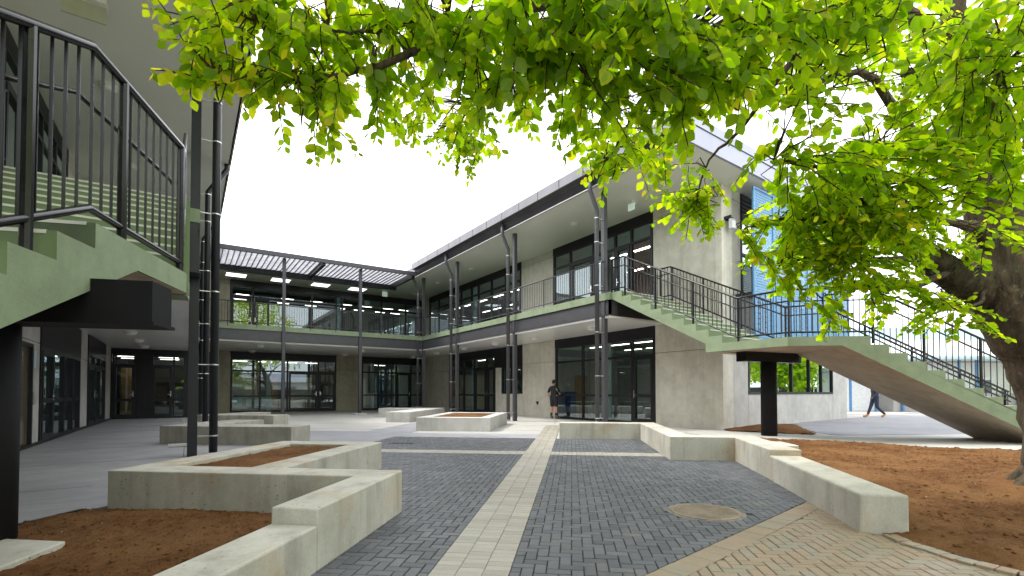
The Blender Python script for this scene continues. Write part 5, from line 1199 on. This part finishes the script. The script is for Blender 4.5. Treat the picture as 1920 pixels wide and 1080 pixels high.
# ------------------------------------------------------------------ people
def person(name, loc, rotz, J, rad, label, clothes, hair, height=1.8, hairlen=0):
    """J: joint -> local position (x right, y forward, z up, for a 1.8 m figure); one skinned body"""
    T = thing(name, loc, label, 'person')
    k = height / 1.8; names = list(J); vs = [Vector(J[n]) * k for n in names]; ix = {n: i for i, n in enumerate(names)}
    E_ = [('pelvis', 'waist'), ('waist', 'chest'), ('chest', 'neck'), ('neck', 'head'), ('head', 'crown')]
    for s_ in 'LR':
        E_ += [('pelvis', 'hip' + s_), ('hip' + s_, 'knee' + s_), ('knee' + s_, 'ankle' + s_), ('ankle' + s_, 'ball' + s_), ('ball' + s_, 'toe' + s_),
               ('chest', 'sho' + s_), ('sho' + s_, 'elb' + s_), ('elb' + s_, 'wri' + s_), ('wri' + s_, 'palm' + s_)] + [('palm' + s_, 'f%d' % f_ + s_) for f_ in range(4)] + [('wri' + s_, 'th' + s_)]
    me = bpy.data.meshes.new('body'); me.from_pydata([tuple(v) for v in vs], [(ix[a], ix[b_]) for a, b_ in E_], [])
    ob = bpy.data.objects.new('body_rig', me); col.objects.link(ob)
    bpy.context.view_layer.objects.active = ob
    sm = ob.modifiers.new('skin', 'SKIN'); sm.use_smooth_shade = True
    ly = me.skin_vertices[0] if me.skin_vertices else None
    if ly is None:
        bm = bmesh.new(); bm.from_mesh(me); bm.verts.layers.skin.verify(); bm.to_mesh(me); bm.free(); ly = me.skin_vertices[0]
    for n, i in ix.items():
        r_ = rad.get(n) or rad.get(n.rstrip('LR')) or (.0095 if n[0] == 'f' or n[:2] == 'th' else .05)
        rr = r_ if isinstance(r_, tuple) else (r_, r_)
        ly.data[i].radius = (rr[0] * k, rr[1] * k); ly.data[i].use_root = (n == 'pelvis')
    ob.modifiers.new('sub', 'SUBSURF').levels = 2; ob.modifiers['sub'].render_levels = 2
    dg = bpy.context.evaluated_depsgraph_get(); ev = ob.evaluated_get(dg); bm_ = bpy.data.meshes.new_from_object(ev)
    bpy.data.objects.remove(ob)
    mt = Matrix.Translation(loc) @ Matrix.Rotation(rotz, 4, 'Z')
    bm_.materials.clear(); bm_.materials.append(MAT['skin'])
    body = link('body', bm_, T, mtx=mt)
    vco = np.zeros(len(bm_.vertices) * 3); bm_.vertices.foreach_get('co', vco); vco = vco.reshape(-1, 3) / k
    vno = np.zeros(len(bm_.vertices) * 3); bm_.vertices.foreach_get('normal', vno); vno = vno.reshape(-1, 3)
    for cname, cmat, test, infl in clothes:
        fs = []
        for p in bm_.polygons:
            c = vco[list(p.vertices)].mean(0)
            if test(*c): fs.append(tuple(p.vertices))
        if not fs: continue
        used = sorted({v for f in fs for v in f}); rm = {v: i for i, v in enumerate(used)}
        cm = bpy.data.meshes.new(cname); cm.from_pydata([tuple((vco[v] + vno[v] * infl) * k) for v in used], [], [tuple(rm[v] for v in f) for f in fs])
        cm.materials.append(MAT[cmat]); cm.polygons.foreach_set('use_smooth', [True] * len(cm.polygons))
        co_ = link(cname, cm, T, mtx=mt); sd_ = co_.modifiers.new('cloth', 'SOLIDIFY'); sd_.thickness = .006
    # face and hair
    hc = Vector(J['head']) * k + (Vector(J['crown']) - Vector(J['head'])) * k * .35
    f = MB()
    f.tube([hc + Vector((0, .085, -.01)) * k, hc + Vector((0, .115, -.045)) * k, hc + Vector((0, .09, -.055)) * k], [.008, .016, .01], 6)
    for sx in (-1, 1): f.tube([hc + Vector((sx * .076, -.005, -.055)) * k, hc + Vector((sx * .086, -.015, -.02)) * k, hc + Vector((sx * .076, -.01, .01)) * k], [.008, .014, .008], 6)
    link('face', f.mesh('face', 'skin', True), T, mtx=mt)
    f = MB()
    for sx in (-1, 1): f.tube([hc + Vector((sx * .032, .082, .0)) * k, hc + Vector((sx * .032, .092, .0)) * k], .009, 6)
    f.tube([hc + Vector((-.025, .085, -.075)) * k, hc + Vector((.025, .085, -.075)) * k], .005, 5); link('eyes_and_mouth', f.mesh('eyes_and_mouth', 'hair_dark'), T, mtx=mt)
    bmh = bmesh.new(); bmesh.ops.create_icosphere(bmh, subdivisions=3, radius=.105 * k)
    for v in bmh.verts:
        n_ = v.co.normalized(); v.co = Vector((v.co.x * .86, v.co.y * 1.06, v.co.z * 1.12)) * (1 + .06 * math.sin(n_.x * 23) * math.sin(n_.z * 19 + n_.y * 17)) + hc + Vector((0, -.014, .025)) * k
    bmesh.ops.delete(bmh, geom=[v for v in bmh.verts if (v.co.y - hc.y > .045 * k and v.co.z - hc.z < .05 * k) or v.co.z - hc.z < (-.06 - hairlen) * k], context='VERTS')
    hm = bpy.data.meshes.new('hair'); bmh.to_mesh(hm); bmh.free(); hm.materials.append(MAT[hair]); hm.polygons.foreach_set('use_smooth', [True] * len(hm.polygons)); link('hair', hm, T, mtx=mt)
    return T
RAD = {'pelvis': (.155, .12), 'waist': (.145, .105), 'chest': (.165, .115), 'neck': (.056, .056), 'head': (.075, .09), 'crown': (.065, .08), 'hip': (.095, .1), 'knee': .062, 'ankle': .042, 'ball': (.045, .036), 'toe': (.035, .022), 'sho': .062, 'elb': .044, 'wri': .03, 'palm': (.04, .02)}
def joints(hip=((-.1, 0, .92), (.1, 0, .92)), knee=((-.11, .02, .5), (.11, .02, .5)), ankle=((-.12, -.02, .09), (.12, -.02, .09)), toe=None, elb=((-.27, -.03, 1.14), (.27, -.03, 1.14)), wri=((-.27, .07, .92), (.27, .07, .92)), head=(0, .03, 0)):
    J = {'pelvis': (0, 0, .98), 'waist': (0, 0, 1.12), 'chest': (0, -.01, 1.36), 'neck': (0, -.01 + head[1] * .3, 1.52), 'head': (head[0] * .6, head[1] * .7, 1.62), 'crown': (head[0], head[1], 1.735)}
    for i, s_ in enumerate('LR'):
        sg = -1 if i == 0 else 1; J['hip' + s_] = hip[i]; J['knee' + s_] = knee[i]; J['ankle' + s_] = ankle[i]
        a = Vector(ankle[i]); td_ = Vector(toe[i]) if toe else Vector((sg * .12, 1, -.28)); td_.normalize()
        J['ball' + s_] = tuple(a + td_ * .13); J['toe' + s_] = tuple(a + td_ * .13 + Vector((td_.x, td_.y, td_.z * .2)).normalized() * .08)
        J['sho' + s_] = (sg * .19, -.01, 1.43); J['elb' + s_] = elb[i]; J['wri' + s_] = wri[i]
        w_ = Vector(wri[i]); d_ = (w_ - Vector(elb[i])).normalized(); sd_ = Vector((0, 1, 0)) - d_ * d_.y; sd_.normalize()
        J['palm' + s_] = tuple(w_ + d_ * .07)
        for f_ in range(4): J['f%d' % f_ + s_] = tuple(w_ + d_ * (.15 - .012 * abs(f_ - 1.3)) + sd_ * (.027 - .018 * f_) + Vector((-sg * .015, 0, 0)))
        J['th' + s_] = tuple(w_ + d_ * .07 + sd_ * .055)
    return J
J = joints(elb=((-.28, -.05, 1.16), (.27, .06, 1.17)), wri=((-.27, .1, .95), (.16, .26, 1.08)), knee=((-.11, .03, .5), (.12, .02, .5)), ankle=((-.13, -.04, .09), (.14, .0, .09)))
person('person', (14.0, 17.42, .0), R(-72), J, RAD, 'man in black shirt and shorts standing at the glazed door of the right wing', [
    ('shirt', 'cloth_black', lambda x, y, z: (.93 < z < 1.50 and abs(x) < .215) or (1.2 < z < 1.5 and abs(x) >= .2), .014),
    ('shirt_panel', 'cloth_white', lambda x, y, z: 1.05 < z < 1.38 and .15 < x < .2 and y < .12, .022),
    ('shorts', 'cloth_black', lambda x, y, z: .56 < z <= .99 and abs(x) < .235, .022), *[('sock', 'cloth_black', lambda x, y, z, g=g: .12 < z < .27 and x * g > 0, .008) for g in (-1, 1)], *[('boot', 'boot_grey', lambda x, y, z, g=g: z <= .15 and x * g > 0, .012) for g in (-1, 1)]], 'hair_dark', 1.80)
J = joints(knee=((-.1, -.02, .5), (.1, .14, .5)), ankle=((-.1, -.40, .16), (.1, .30, .09)), toe=((0, .75, -.75), (0, 1, -.25)), elb=((-.27, .08, 1.15), (.27, -.12, 1.15)), wri=((-.25, .25, 1.0), (.26, -.12, .92)))
person('person', (*cw(23.4, 17.55), .0), R(56), J, RAD, 'person in navy jeans and tan boots walking on the forecourt behind the stair', [
    ('jacket', 'cloth_navy', lambda x, y, z: (.9 < z < 1.52 and abs(x) < .22) or (.98 < z < 1.5), .02), ('jeans', 'cloth_navy', lambda x, y, z: .17 < z <= 1.0 and abs(x) < .235, .012), *[('boot', 'boot_tan', lambda x, y, z, g=g: z <= .23 and x * g > 0, .012) for g in (-1, 1)]], 'hair_dark', 1.8)
b_ = Vector(a0) + dv.normalized() * ((1706 - 960) / 906.7 * 31.2 - 20); nrm_ = Vector((dv.y, -dv.x)).normalized()
person('person', (*(b_ + nrm_ * .8), 1.15), R(180), joints(), RAD, 'red haired person on the veranda of the white weatherboard block', [
    ('jacket', 'cloth_red', lambda x, y, z: .9 < z < 1.5, .02), ('trousers', 'cloth_black', lambda x, y, z: .12 < z <= .99 and abs(x) < .22, .015), *[('shoe', 'boot_grey', lambda x, y, z, g=g: z <= .12 and x * g > 0, .012) for g in (-1, 1)]], 'hair_red', 1.75)
